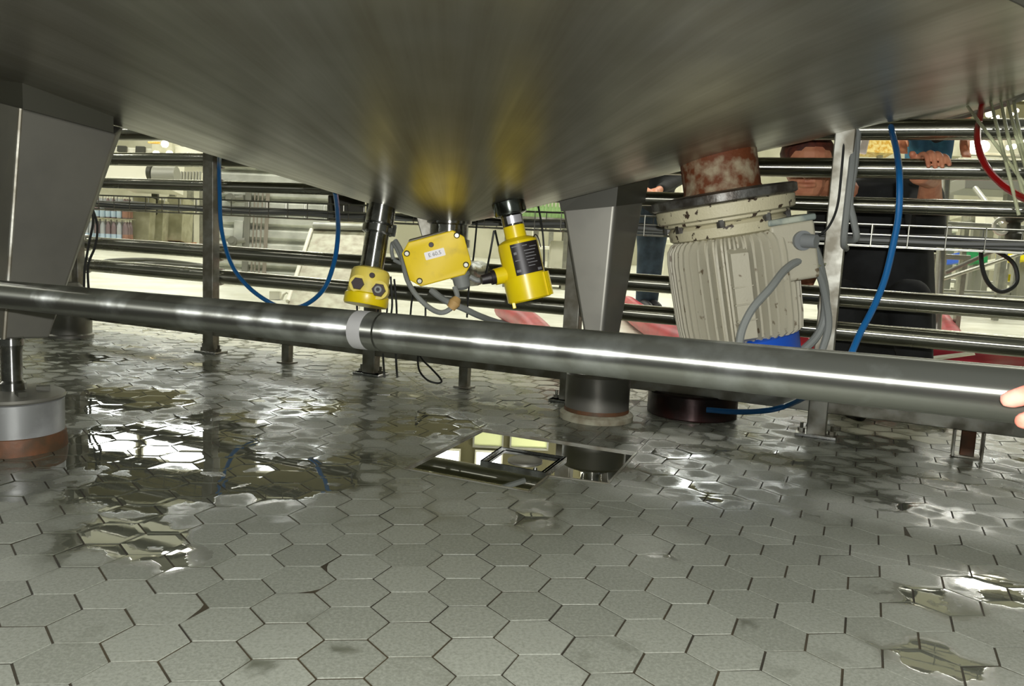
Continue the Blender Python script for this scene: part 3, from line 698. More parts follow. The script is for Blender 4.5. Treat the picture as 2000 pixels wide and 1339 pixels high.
g = MB(f3); g.tube([(-57, -8, 12), (-66, -8, 14), (-66.1, -8, 14), (-84, -8, 18)], [14, 14, 11, 9], 18); build('cable_gland', g, M['black'], bs)
g = MB(f3); g.lathe([(20, 80), (21, 82), (21, 100), (23, 101)], 40, axis='y'); build('steel_stub', g, M['bright'], s3)
g = MB(f3); g.lathe([(22, 100), (31, 103), (32, 106), (32, 128), (24, 131), (20, 136), (20, 180)], 40, axis='y'); build('clamped_ferrule', g, mat('dark_polished_steel', C(110, 116, 110), .15, 1), s3)
sl = build('tag_plate', curved(f3, 23.5, -25, 45, 84, 99, 1.5), M['silverlab'], s3)
g = MB(f3); g.hose([(32, 50, 24), (37, 54, 20), (41, 46, 16), (42, 28, 14)], 1.1, 6); build('seal_wire', g, M['black'], s3)

T2 = 41.5
f2 = frame(853, 505, T2, 15, 0, 13)
s2 = thing('junction_box', 'yellow eight-cornered junction box with a white text strip between the two yellow sensors', 'junction box', P(850, 562, T2))
def octa(w_, h_, c_, z): return [(-w_, -h_+c_, z), (-w_+c_, -h_, z), (w_-c_, -h_, z), (w_, -h_+c_, z), (w_, h_-c_, z), (w_-c_, h_, z), (-w_+c_, h_, z), (-w_, h_-c_, z)]
g = MB(f2); g.rings([octa(59, 41, 17, -72), octa(61, 43, 18, -18), octa(61, 43, 18, -17)]); build('box_body', g, M['yellowb'], s2, bevel=.05)
g = MB(f2); g.rings([octa(62, 44, 18, -14), octa(63, 45, 18, -10), octa(63, 45, 18, -2), octa(60, 43, 17, 0)]); ld = build('lid', g, M['yellowb'], s2, bevel=.03)
for x, y in ((-53, 25), (-44, -33), (50, 34), (52, -26)):
    g = MB(f2); g.tube([(x, y, -1), (x, y, 3), (x, y, 5)], [6, 6, 4], 16); build('screw', g, M['wirem'], ld)
g = MB(f2); g.tube([(-3, 29, -1), (-3, 29, 2)], [5.5, 4.5], 16); build('lid_plug', g, M['brownp'], ld)
g = MB(f2); g.rings([octa(20, 7.6, 1.5, .2), octa(20, 7.6, 1.5, 1)]); 
g.v = []; g.f = []; fL = f2 @ Matrix.Translation((-1, 10, 0)); g = MB(fL); g.rings([octa(20, 7.6, 1.2, .1), octa(20, 7.6, 1.2, .9)]); wl_ = build('text_strip', g, M['white'], ld)
text('E 60.5', fL @ Matrix.Translation((0, 0, 1.1)), 10.5, M['ink'], wl_)
g = MB(f2); g.box((-8, 44.5, -44), (76, 1.6, 34)); build('top_label', g, M['concrete'], s2)
g = MB(f2); g.tube([(34, -42, -30), (34, -50, -30), (34, -50.1, -30), (33, -70, -30), (32, -76, -30)], [20, 20, 17, 16, 9], 20); build('cable_gland', g, M['cableg'], s2)
g = MB(f2); g.box((-10, 4, -86), (50, 60, 26)); g.box((-10, 50, -100), (26, 80, 12)); build('mounting_bracket', g, M['post'], s2, bevel=.05)

# ------------------------------------------------------------------ hoses and cables
def hose(name, pts, r, matl, label, cat, group=None, n=10, parent=None):
    g = MB(); g.hose([P(*p) for p in pts], r, n, 8); o = build(name, g, matl, parent)
    if parent is None: tag(o, label, cat, group)
    return o
hose('air_hose', [(430, 270, 50), (428, 320, 54), (429, 380, 56), (433, 450, 56.5), (452, 515, 56), (485, 560, 55), (530, 592, 54), (568, 602, 53), (605, 590, 52), (635, 560, 51), (653, 510, 50), (660, 460, 49), (659, 410, 46.5), (655, 375, 44.5)], .14, M['hoseb'],
     'bright blue hose hanging in a loop left of the yellow sensors', 'hose')
hose('air_hose', [(1736, 222, 43), (1741, 252, 41), (1752, 300, 38.5), (1757, 350, 37), (1755, 420, 37), (1744, 480, 37), (1728, 545, 36.8), (1706, 600, 36.5), (1680, 650, 36), (1655, 705, 35.5), (1620, 755, 36.5), (1575, 774, 40), (1540, 790, 42.2), (1500, 801, 42.8), (1440, 804, 43.8), (1380, 800, 44.4)], .145, M['hoseb'],
     'bright blue hose hanging at the right and trailing to the dark drum', 'hose')
hose('air_hose', [(1919, 200, 39), (1914, 228, 37.5), (1909, 262, 36), (1913, 295, 35), (1928, 328, 34), (1955, 358, 33), (1990, 382, 32), (2060, 420, 30), (2150, 520, 30), (2190, 800, 30)], .14, M['hoser'], 'dark red hose curving out of view at the upper right', 'hose')
for i, pp in enumerate((((1935, 198, 38), (1950, 260, 31), (1968, 330, 32), (1990, 420, 32)), ((1955, 198, 38), (1968, 262, 31), (1988, 340, 32), (2010, 420, 32)), ((1968, 198, 38), (1984, 262, 31), (2004, 330, 32), (2030, 420, 32)), ((1890, 208, 38), (1930, 262, 31.5), (1980, 330, 32), (2015, 380, 32)), ((1980, 198, 38), (1992, 262, 31), (2010, 330, 32), (2040, 420, 32)))):
    hose('air_tube', list(pp), .065, M['tubew'], 'thin clear air tube hanging down at the upper right corner', 'tube', 'thin clear air tubes')
hose('motor_cable', [(1560, 468, 39), (1580, 472, 38.4), (1594, 492, 38.6), (1604, 530, 39.4), (1612, 575, 40.2), (1610, 620, 40.6), (1596, 655, 40.6), (1570, 682, 40.5), (1540, 705, 40.5)], .2, M['cableg'], 'thick grey cable from the gland of the cream motor', 'cable')
hose('motor_cable', [(1442, 690, 36.3), (1449, 645, 36.4), (1470, 602, 36.5), (1505, 562, 36.8), (1532, 528, 37.4), (1560, 510, 38), (1585, 514, 38.8), (1602, 540, 39.4), (1614, 590, 40.1), (1618, 640, 40.4), (1604, 690, 40.5)], .18, M['cableg'], 'grey cable arching across the front of the cream motor', 'cable')
g = MB(); g.tube([P(1587, 524, 39.2), P(1600, 519, 38.8), P(1612, 515, 39.4)], .05, 6); o = build('cable_tie', g, M['tubew']); tag(o, 'pale cable tie around the grey motor cables', 'cable tie')
hose('post_cable', [(1668, 250, 42), (1664, 320, 41.3), (1655, 400, 41.2), (1648, 470, 41.4), (1652, 485, 42.5)], .17, M['cableg'], 'grey cable running down the right side of the shiny rack post, nearest the post', 'cable')
hose('post_cable', [(1676, 250, 42), (1670, 320, 41.4), (1660, 390, 41.3), (1667, 430, 41.3), (1672, 465, 41.5), (1650, 470, 42.6)], .17, M['cableg'], 'grey cable right of the shiny rack post that bends into the wire tray', 'cable')
hose('post_cable', [(1650, 255, 41.5), (1644, 330, 41.4), (1636, 400, 41.4), (1620, 440, 41.4), (1600, 458, 41.6), (1575, 466, 42.5)], .06, M['cabled'], 'thin black cable crossing the front of the shiny rack post', 'cable')
hose('sensor_cable', [(918, 540, 42), (932, 547, 42), (945, 545, 42.1)], .13, M['cableg'], 'short grey cable between the yellow box and the right yellow transmitter', 'cable')
hose('sensor_cable', [(888, 560, 41.6), (893, 578, 41.5), (888, 590, 41.4), (878, 604, 41.4), (860, 610, 41.5), (838, 600, 41.8), (812, 575, 42), (795, 545, 42.3), (788, 515, 42.6), (783, 490, 43), (772, 470, 43.4)], .13, M['cableg'], 'grey cable looping below the yellow box', 'cable')
hose('sensor_cable', [(842, 566, 43.2), (860, 580, 43), (880, 592, 42.6), (905, 602, 43), (935, 616, 44), (975, 630, 46), (1040, 648, 47)], .17, M['cableg'], 'thicker grey cable slanting down behind the yellow box', 'cable')
g = MB(); g.tube([P(893, 583, 41.3), P(888, 591, 41.2), P(880, 602, 41.2)], [.2, .3, .22], 12); o = build('cable_wrap', g, M['tape']); tag(o, 'tan tape wrapped around the cables below the yellow box', 'tape')
hose('sensor_cable', [(768, 505, 44), (765, 490, 43.8), (768, 475, 43.6), (785, 512, 43), (770, 508, 43.2)], .1, M['cableg'], 'small grey cable end right of the shiny sensor stub', 'cable')
blk = [[(932, 430, 47), (925, 500, 46), (916, 560, 46), (912, 620, 46)], [(965, 450, 44), (958, 490, 44), (950, 530, 43.5), (946, 545, 42.8)], [(967, 450, 44), (974, 480, 43.5), (981, 490, 43.2)], [(1050, 395, 46), (1058, 440, 47), (1062, 480, 47.3), (1062, 520, 47.5), (1058, 540, 48)],
       [(757, 590, 46), (755, 620, 47)], [(763, 540, 46), (766, 590, 46.5), (763, 622, 47)], [(770, 545, 46), (774, 590, 46.5), (775, 624, 47)], [(697, 592, 47), (698, 620, 47.4)], [(740, 595, 47), (736, 622, 47.4)], [(810, 560, 46), (804, 590, 46.5), (801, 624, 47)], [(831, 585, 47), (831, 630, 47.3)],
       [(176, 395, 60), (182, 430, 60), (175, 470, 60), (166, 520, 60), (164, 560, 60)], [(178, 400, 60.5), (190, 440, 60.5), (186, 480, 60.5), (172, 520, 60.5), (174, 580, 60.5)]]
bl_ = ['thin dark cable hanging between the yellow box and the right transmitter', 'thin dark cable leading down to the gland of the right transmitter', 'short dark cable touching the neck of the right transmitter', 'thin dark cable hanging right of the ribbed yellow cap',
       'dark wire hanging below the left sensor, first right of its cap', 'dark wire hanging right of the left sensor, middle one of three', 'dark wire hanging right of the left sensor, third', 'dark wire end below the left part of the left sensor', 'dark wire end below the right part of the left sensor', 'dark wire hanging below the lower left corner of the yellow box', 'dark wire hanging under the middle of the yellow box',
       'dark cable bundle hanging beside the left tank leg, nearer one', 'dark cable bundle hanging beside the left tank leg, outer one']
for pp, lb_ in zip(blk, bl_): hose('hanging_wire', pp, .055 if pp[0][0] > 200 else .09, M['cabled'], lb_, 'wire', 'thin dark hanging wires', 6)
hose('wire_loop', [(817, 690, 50.5), (816, 705, 50.5), (820, 725, 50.3), (835, 742, 50), (855, 748, 50), (862, 742, 50), (845, 722, 50.4), (828, 705, 50.5), (818, 690, 50.6)], .06, M['cabled'], 'dark wire loop hanging down to the floor below the long pipe', 'wire')
for u in (749, 774): hose('hanging_wire', [(u-1, 690, 52.5), (u, 710, 52.5), (u+2, 737, 52.3)], .07, M['cablet'], 'thin grey wire stub hanging below the bottom rail, %s of two' % ('left' if u < 760 else 'right'), 'wire')
g = MB(); g.hose([fl(u, v, .45) for u, v in ((196, 513), (215, 509), (260, 507), (300, 508), (345, 512), (400, 520), (360, 519), (300, 515), (240, 517), (200, 518), (190, 515))], .42, 8)
o = build('floor_hose', g, M['darkpaint']); tag(o, 'dark hose lying on the bright floor behind the left rack post', 'hose')

# ------------------------------------------------------------------ people
def caps(g, pts, r, n=12):
    rs = r if hasattr(r, '__len__') else [r]*len(pts)
    P_ = catmull(pts, 4) if len(pts) > 2 else [np.array(p, float) for p in pts]
    R_ = np.interp(np.linspace(0, len(pts)-1, len(P_)), range(len(pts)), rs)
    g.tube(P_, list(R_), n); g.ball(P_[0], R_[0], n); g.ball(P_[-1], R_[-1], n)
def L3(a, b, t): return np.array(a)*(1-t)+np.array(b)*t
def arm(g, gs, sh, el, wr, bare=.35, r=(.95, .78, .5)):
    caps(g, [sh, L3(sh, el, .5), el], [r[0], r[0]*.92, r[1]]); caps(g, [el, L3(el, wr, .35), wr], [r[1], r[1]*.98, r[2]])
    if gs is not None: caps(gs, [sh, L3(sh, el, .5), L3(sh, el, 1-bare)], [r[0]*1.28, r[0]*1.18, r[0]*1.12])
def head(g, c, fwd, upv, k=1.):
    """face looks along fwd"""
    c = np.array(c, float); f = np.array(fwd, float); f /= np.linalg.norm(f); u = np.array(upv, float); u -= f*np.dot(u, f); u /= np.linalg.norm(u); r = np.cross(u, f)
    g.ball(c+u*.35*k, 1.42*k, 14, (1, 1, 1.12)); g.ball(c+f*.35*k-u*.75*k, 1.05*k, 12)
    caps(g, [c+f*1.4*k+u*.25*k, c+f*1.85*k-u*.35*k], [.16*k, .26*k], 8)            # nose
    for s_ in (-1, 1):
        g.ball(c+f*1.25*k+r*s_*.55*k+u*.35*k, .25*k, 8)                             # eyes
        caps(g, [c+r*s_*1.42*k+u*.35*k, c+r*s_*1.42*k-u*.25*k], [.26*k, .2*k], 8)   # ears
    caps(g, [c+f*1.28*k-u*.85*k-r*.4*k, c+f*1.42*k-u*.88*k, c+f*1.28*k-u*.85*k+r*.4*k], .14*k, 8)  # mouth
def finger(g, pts, r=.16): caps(g, pts, [r*1.08, r, r*.95, r*.82][:len(pts)], 8)
cam3 = lambda p, q: (np.array(q)-np.array(p))

# crouching person behind the rack
bod = MB(); shirt = MB(); pants = MB(); hr = MB(); shoe = [MB(), MB()]
pel = P(1722, 655, 55.5); che = P(1712, 470, 54); neck = P(1660, 385, 53.4); hd = P(1578, 332, 50.0)
caps(bod, [pel, L3(pel, che, .5), che, L3(che, neck, .7)], [2.4, 2.3, 2.5, 1.6]); caps(bod, [neck, hd], [.95, .85]); head(bod, hd, CAM-hd, (0, 0, 1))
shL, shR = P(1622, 412, 54.2), P(1795, 388, 53)
elL, wrL, elR, wrR = P(1560, 560, 53), P(1500, 600, 48.5), P(1812, 450, 49), P(1818, 350, 44)
arm(bod, shirt, shL, elL, wrL, .30); arm(bod, shirt, shR, elR, wrR, .05); caps(shirt, [elR, L3(elR, wrR, .5)], [1.0, .85])
caps(shirt, [pel+[0, 0, .5], L3(pel, che, .5), che, L3(che, neck, .75)], [3.2, 3.3, 3.2, 1.7], 18); caps(shirt, [shL, L3(shL, shR, .5)+[0, 0, .2], shR], [1.5, 1.9, 1.5])
# hand on the rack pipe, fingers over the top
def pipepos(u, z=ZA, r=.5):
    d_ = ray(u, 320); t_ = ((P1-CAM[:2]) @ NR+.95)/(d_[:2] @ NR); q = CAM+d_*t_; q[2] = z; return q
TC = np.array([-FW[0], -FW[1], 0]); TC /= np.linalg.norm(TC)
palm = pipepos(1823)-TC*1.15+np.array([0, 0, -.15])
caps(bod, [wrR, palm-TC*.15], [.5, .55]); bod.ball(palm, .5, 12, (1.25, .8, .6))
for i, u in enumerate((1802, 1815.5, 1829, 1842)):
    c_ = pipepos(u); kk = (.0, .06, .02, -.08)[i]
    finger(bod, [palm+RT*(i-1.5)*.28, c_-TC*.4+np.array([0, 0, .66+kk]), c_+TC*.25+np.array([0, 0, .62+kk]), c_+TC*(.62)+np.array([0, 0, .10-kk])], .135)
finger(bod, [palm-RT*.5, pipepos(1800)-TC*.7+np.array([0, 0, .4]), pipepos(1786)-TC*.35+np.array([0, 0, .75])], .18)
hdv = (wrL-elL)/np.linalg.norm(wrL-elL); rv = np.cross(hdv, [0, 0, 1.]); palm2 = wrL+hdv*.9
caps(bod, [wrL, palm2], [.5, .58])
for i in range(4): finger(bod, [palm2+rv*(i-1.5)*.3, palm2+rv*(i-1.5)*.32+hdv*.9, palm2+rv*(i-1.5)*.32+hdv*1.5-[0, 0, .3], palm2+rv*(i-1.5)*.3+hdv*1.8-[0, 0, .8]], .16)
finger(bod, [palm2-rv*.4, palm2-rv*.8+hdv*.3, palm2-rv*.95+hdv*.8], .18)
for s_, ku, fu in ((0, 1640, 1640), (1, 1775, 1790)):
    kn = P(ku, 585, 49.5); an = P(fu, 790, 51); an[2] = 1.3
    caps(bod, [pel+RT*(s_-.5)*2.2, L3(pel, kn, .6), kn], [1.4, 1.2, .9]); caps(bod, [kn, L3(kn, an, .4), an], [.9, .85, .5])
    caps(pants, [pel+RT*(s_-.5)*2.0-[0, 0, .4], L3(pel, kn, .55), kn], [2.0, 1.75, 1.3], 14); caps(pants, [kn, L3(kn, an, .4), an+[0, 0, .5]], [1.3, 1.15, .85], 14)
    tn = np.array([TC[0], TC[1], 0]); caps(shoe[s_], [an+[0, 0, -.75]-tn*.8, an+[0, 0, -.8]+tn*1.2, an+[0, 0, -.9]+tn*3.0], [.75, .7, .5]); caps(bod, [an, an+[0, 0, -.7]+tn*1.6], [.5, .4])
pm = build('person', bod, M['skin'], remesh=.13); pm.modifiers['remesh'].voxel_size = .045*S; pm.modifiers['smooth'].iterations = 2
tag(pm, 'person in black crouching behind the rack with both hands on a pipe', 'person')
build('shirt', shirt, M['cloth'], pm, remesh=.2); build('trousers', pants, M['cloth'], pm, remesh=.2)
for s_ in shoe: build('shoe', s_, M['shoe'], pm, remesh=.2)
hr.ball(hd+np.array([0, 0, .95])-TC*.35, 1.55, 14, (1.02, 1.02, .95)); build('hair', hr, M['hair'], pm)

# standing people
def stander(u, v, upk, lab, jm, shirtm, face, leg=1., hands=None, spread=1.1, k=1.0):
    """v: pixel row of the feet on the floor"""
    q = fl(u, v) if not upk else P(u, 500, v)*np.array([1, 1, 0])+np.array([0, 0, upk]); rt = np.array([RT[0], RT[1], 0]); rt /= np.linalg.norm(rt); f = rt*math.sin(face)+TC*math.cos(face); r = np.array([-f[1], f[0], 0])
    b = MB(); sh = MB(); pa_ = MB(); z = lambda h: np.array([0, 0, h*k])
    hip = q+z(15.5); ch = q+z(22.5); nk = q+z(25.6)
    caps(b, [hip, L3(hip, ch, .5), ch, q+z(24.5)], [2.2, 2.0, 2.3, 1.4]); caps(b, [nk-z(.8), nk+z(1.4)], [.85, .85]); head(b, nk+z(2.6), f, (0, 0, 1))
    caps(sh, [hip+z(-.6), L3(hip, ch, .5), ch, q+z(24.6)], [2.75, 2.6, 2.8, 1.6], 16)
    for s_ in (-1, 1):
        an = q+r*s_*spread*.9+z(1.2); kn = q+r*s_*spread*.95+z(8.4)+f*.2; hp = hip+r*s_*1.1
        caps(b, [hp, kn], [1.4, .95]); caps(b, [kn, L3(kn, an, .35), an], [.9, .9, .5])
        caps(pa_, [hp, L3(hp, kn, .5), kn, L3(kn, an, .5), an+z(.1)], [1.75, 1.6, 1.25, 1.1, .95], 14)
        sl_ = q+r*s_*3.1+z(23.4)
        if hands: el = q+r*s_*3.5+z(18)+f*.3; wr = hands[0]+r*s_*1.2*hands[1]
        else: el = q+r*s_*3.6+z(18); wr = q+r*s_*3.7+z(13.6)+f*.8
        arm(b, sh, sl_, el, wr, .3); dr_ = (wr-el)/np.linalg.norm(wr-el)
        if hands: caps(sh, [el, L3(el, wr, .85)], [.95, .75])
        caps(b, [wr, wr+dr_*1.0], [.5, .6])
        for i in range(4): finger(b, [wr+dr_*1.1+r*(i-1.5)*.3, wr+dr_*1.8+r*(i-1.5)*.32+f*.1, wr+dr_*2.4+r*(i-1.5)*.3+f*.4], .18)
        finger(b, [wr+dr_*.5+f*.4, wr+dr_*1.1+f*.9-r*s_*.2, wr+dr_*1.6+f*1.0-r*s_*.2], .2)
    o = build('person', b, M['skin'], remesh=.18, origin=q); tag(o, lab, 'person')
    build('shirt', sh, shirtm, o, remesh=.25); build('trousers', pa_, jm, o, remesh=.22)
    for s_ in (-1, 1):
        g = MB(); an = q+r*s_*spread*.9; caps(g, [an+z(.85)-f*.7, an+z(.8)+f*1, an+z(.6)+f*2.6], [.8, .7, .55]); build('shoe', g, M['shoe'], o, remesh=.2)
    g = MB(); g.ball(nk+z(3.5)-f*.3, 1.6, 14); build('hair', g, M['hair'], o)
    return o
stander(1262, 604, 0, 'standing person in dark jeans and black top seen between the tank leg and the motor', M['jeans'], M['cloth'], .25, hands=(P(1272, 372, 108), .7), spread=.75)
stander(1790, 100, 9.6, 'person in teal blue jeans standing on a step behind the crouching person', M['jeansb'], M['cloth'], .05, spread=1.22)
stp = P(1790, 500, 100); g = MB(); g.box((stp[0], stp[1], 9.3), (9, 7, .6)); o = build('step_platform', g, M['hallsteel'], bevel=.06); ORG['step_platform'] = np.array([stp[0], stp[1], 9.0])
tag(o, 'low steel step that the person in teal jeans stands on', 'step')
for dx in (-4, 4):
    for dy in (-3, 3): g = MB(); g.box((stp[0]+dx, stp[1]+dy, 4.5), (.6, .6, 9)); build('leg', g, M['hallsteel'], o)

# hand of the person at the right edge, gripping the long pipe
def mainpipe(u):
    k_ = (u-0)/1950; t_ = 1/(1/30.4+(1/14.7-1/30.4)*k_); v_ = 574+(767-574)*k_
    return P(u, v_, t_)
hb = MB(); nrm = -FW
def hp(u, v, dpt): c_ = mainpipe(min(u, 2300)); t_ = (c_-CAM) @ FW; return P(u, v, t_-dpt)
palm = hp(2150, 830, .95)
for base, m1, m2, tip, r in (((2120, 790, .95), (2075, 772, 1.02), (2020, 768, .86), (1972, 780, .70), .19), ((2125, 830, .95), (2085, 822, 1.02), (2040, 818, .88), (2000, 822, .72), .19),
                            ((2130, 868, .85), (2095, 866, .9), (2055, 862, .75), (2020, 862, .5), .18), ((2140, 900, .6), (2110, 900, .6), (2080, 898, .45), (2050, 896, .2), .155)):
    finger(hb, [hp(*base), hp(*m1), hp(*m2), hp(*tip)], r)
caps(hb, [hp(2135, 800, .9), hp(2140, 895, .6)], [.3, .28]); caps(hb, [hp(2185, 800, .85), hp(2190, 890, .6)], [.34, .32]); caps(hb, [hp(2240, 810, .85), hp(2245, 880, .6)], [.32, .3])
caps(hb, [hp(2130, 850, .75), hp(2250, 845, .75)], [.34, .34])
finger(hb, [hp(2225, 790, .9), hp(2160, 740, .9), hp(2095, 725, .82), hp(2045, 730, .7)], .22)
caps(hb, [hp(2250, 845, .75), hp(2330, 850, .9), hp(2500, 880, 1.1), hp(2700, 930, 1.6)], [.42, .44, .6, .7], 16)
o = build('person', hb, M['skinp'], remesh=.05); o.modifiers['smooth'].iterations = 4
tag(o, 'person mostly outside the right edge whose bare fingertips rest on the long front pipe', 'person')
g = MB(); caps(g, [hp(2560, 893, 1.2), hp(2700, 930, 1.6)], [.85, .95], 16); build('sleeve', g, M['cloth'], o, remesh=.08)

# ------------------------------------------------------------------ things in the hall behind
def dep(u, v, z=0): return float((fl(u, v, z)-CAM) @ FW)
def bx(name, u0, v0, u1, v1, t, th, matl, parent=None, bevel=.15, ang=0, floorz=None):
    """box whose front face covers the pixel rectangle at depth t, th thick"""
    M4 = frame((u0+u1)/2, (v0+v1)/2, t, ang-2.8); k_ = t/F; g = MB(M4)
    g.box((0, 0, -th/k_/2), (u1-u0, v1-v0, th/k_)); return build(name, g, matl, parent, bevel=bevel)
# pallet with shrink-wrapped bottles, left
tb0 = 228
pb_ = fl(212, 484); yawr = 0.1
def yv(u, t): return (P(u, 414, t))
t = thing('pallet', 'wooden red and white pallet under the packs of bottles at the far left', 'pallet', fl(225, 480))
base = fl(228, 482); 
for zz, hh, mm in ((.25, .4, 'wood'), (1.6, .5, 'wood')):
    g = MB(); g.box((base[0]+3, base[1]+5, zz+.1), (32, 14, hh)); build('deck', g, M[mm], t)
for dx in (-11, 1, 13):
    g = MB(); g.box((base[0]+3+dx, base[1]+5, .95), (3.2, 13, .9)); build('block', g, M['cream'], t)
def bottle(x, y, z, kind):
    m_ = {0: 'pet', 1: 'cola', 2: 'cola'}[kind]; lab_ = {0: 'blabel', 1: 'blabel', 2: 'olabel'}[kind]
    t = thing('water_bottle' if kind == 0 else 'cola_bottle', {0: 'clear plastic bottle with a pale blue wrap in the packs at the far left', 1: 'dark drink bottle among the clear bottles at the far left', 2: 'brown drink bottle with an orange label at the right end of the packs'}[kind], 'bottle', (x, y, z), {0: 'clear bottles on the pallet', 1: 'dark bottles on the pallet', 2: 'orange labelled bottles on the pallet'}[kind])
    g = MB(); g.lathe([(.66, 0), (.71, .15), (.71, 3.4), (.64, 4.1), (.36, 4.9), (.26, 5.2), (.26, 5.4)], 14, (x, y, z)); build('bottle_body', g, M[m_], t)
    g = MB(); g.lathe([(.73, .3), (.73, 1.9)], 14, (x, y, z), cap=False); build('label', g, M[lab_], t)
    g = MB(); g.lathe([(.3, 5.3), (.3, 5.75), (.2, 5.8)], 10, (x, y, z)); build('bottle_cap', g, M['white_p'], t)
    return t
proto = [bottle(0, 0, 0, k_) for k_ in range(3)]; used = [0, 0, 0]
bw = P(158, 470, tb0); dirb = np.array([RT[0], RT[1], 0]); dirb /= np.linalg.norm(dirb); dpb = np.array([-dirb[1], dirb[0], 0])
for lay in range(2):
    for i in range(9):
        for j in range(3):
            k_ = 2 if i == 8 else (1 if (i in (3, 5, 6) and j == 0) else 0)
            q = bw+dirb*(i*1.5)+dpb*j*1.55; z = 1.95+lay*6.15
            if used[k_] == 0: o = proto[k_]; used[k_] = 1
            else: o = copy_tree(proto[k_])
            o.location = Vector(np.array([q[0], q[1], z])*S)
cmid = bw+dirb*6+dpb*1.55
ct = build('cardboard_tray', MB().box((cmid[0], cmid[1], 7.95), (14, 5.6, .25), Matrix.Rotation(math.atan2(dirb[1], dirb[0]), 3, 'Z')), M['card']); tag(ct, 'thin cardboard layer between the two rows of bottles at the far left', 'cardboard')
# grey boxes / machine columns right of the bottles
for (u0, u1, v0, v1, m_, lb_, cat, tt) in ((257, 292, 384, 474, 'card', 'olive beige carton right of the bottles, leftmost of three', 'carton', 232), (292, 318, 390, 474, 'card', 'olive beige carton right of the bottles, middle of three', 'carton', 236),
                                     (325, 356, 384, 470, 'card', 'olive beige carton right of the bottles, rightmost of three', 'carton', 240)):
    o = bx('carton', u0, v0, u1, v1, tt, 8, M[m_], bevel=.1); tag(o, lb_, cat)
t = thing('filling_machine', 'pale machine with a grey drum and guards at the upper left, behind the rack', 'machine', fl(300, 505))
bx('white_housing', 196, 288, 300, 352, 215, 20, M['white_p'], t); bx('sloped_guard', 296, 274, 336, 304, 212, 10, M['cream'], t)
bx('dark_opening', 228, 284, 246, 296, 214, 1, M['darkpaint'], t); bx('dark_opening', 264, 285, 282, 300, 214, 1, M['darkpaint'], t)
bx('glass_guard', 300, 335, 395, 352, 216, 6, M['cream'], t); bx('cross_beam', 215, 349, 395, 353, 205, 2, M['white_p'], t)
g = MB(); g.cyl(P(302, 343, 200), P(346, 343, 200), 2.2, n=28); build('grey_drum', g, M['greypaint'], t)
g = MB(); g.cyl(P(290, 338, 200), P(298, 338, 200), 1.7, n=28); build('dark_roller', g, M['darkpaint'], t)
for u in (304, 338, 372, 396):
    q = fl(u, 486); g = MB(); g.box((q[0], q[1], 11), (1.6, 1.6, 22)); build('column', g, M['hallsteel'] if u != 304 else M['darkpaint'], t)
for i in range(7): bx('vent_bar', 352+i*6, 334, 355+i*6, 352, 208, 1, M['greypaint'], t)
bx('yellow_strip', 288, 276, 312, 280, 208, .6, M['gold'], t); bx('top_panel', 300, 286, 396, 300, 214, 8, M['white_p'], t)
for u, v in ((305, 301), (331, 301), (322, 281)):
    g = MB(); q = P(u, v, 205); g.ball(q, .9, 10); o = build('indicator_lamp', g, M['lamp'], t)
# corrugated white panel
t = thing('corrugated_guard', 'white corrugated steel panel with brown straps behind the left blue hose', 'panel', fl(500, 552))
tc = 128; top0, bot0 = P(425, 300, tc), P(425, 562, tc)
g = MB(); wdt = 225*tc/F; prof_ = []; nr = 10; k_ = tc/F
rings = []
for i in range(nr):
    v_ = 305+i*27
    for dv, dd in ((0, 0), (8, 1.0), (20, 1.0), (27, 0)):
        rings.append([P(425, v_+dv-1, tc-dd), P(672-max(0, (v_-360))*.16*1, v_+dv+10, tc-dd), P(672-max(0, (v_-360))*.16*1, v_+dv+10, tc+3), P(425, v_+dv-1, tc+3)])
g.rings(rings); build('corrugated_sheet', g, M['corr'], t, smooth=False)
for u, w_ in ((493, 2.5), (500, 2), (508, 2.5), (516, 7)): bx('strap', u, 355, u+w_, 548, tc-1.2, .2, M['strap'], t, bevel=0)
bx('upright', 474, 372, 486, 560, tc-1.4, .8, M['greypaint'], t); bx('side_plate', 455, 430, 474, 500, tc-1.2, .6, M['corr'], t)
for u, v in ((449, 386), (453, 470)):
    g = MB(frame(u, v, tc-2)); g.cyl((0, 0, -14), (0, 0, 0), 9, n=20); g.cyl((0, 0, 0), (0, 0, 4), 5, n=16); g.cyl((6, 0, -8), (24, 2, -8), 5, n=10); build('hinge_knob', g, M['greypaint'], t)
t = thing('sloping_plate', 'stained grey plate leaning beside the corrugated panel, left of the left sensor', 'plate', fl(640, 590))
g = MB(); g.slab([P(612, 445, 112), P(712, 448, 112), P(700, 620, 96), P(560, 600, 96)], .4); build('plate_sheet', g, M['plate'], t, smooth=False)
g = MB(); g.tube([P(596, 470, 112), P(712, 436, 112)], .1, 6); g.tube([P(612, 441, 111.6), P(716, 444, 111.6)], .45, 10); build('edge_bar', g, M['corr'], t)
g = MB(); g.tube([P(608, 448, 111), P(562, 588, 97)], .25, 8); build('side_bar', g, M['white_p'], t)
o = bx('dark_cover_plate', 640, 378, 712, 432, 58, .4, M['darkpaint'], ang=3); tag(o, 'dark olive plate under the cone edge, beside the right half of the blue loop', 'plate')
g = MB(frame(546, 577, 104)); g.box((-8, 0, 0), (20, 16, 14)); g.tube([(4, -8, 0), (8, 2, 0), (14, 6, 0), (22, 0, 0), (24, -8, 0)], 2.2, 8); o = build('pipe_clip', g, M['white_p']); tag(o, 'small white clip on the floor inside the blue hose loop', 'clip')

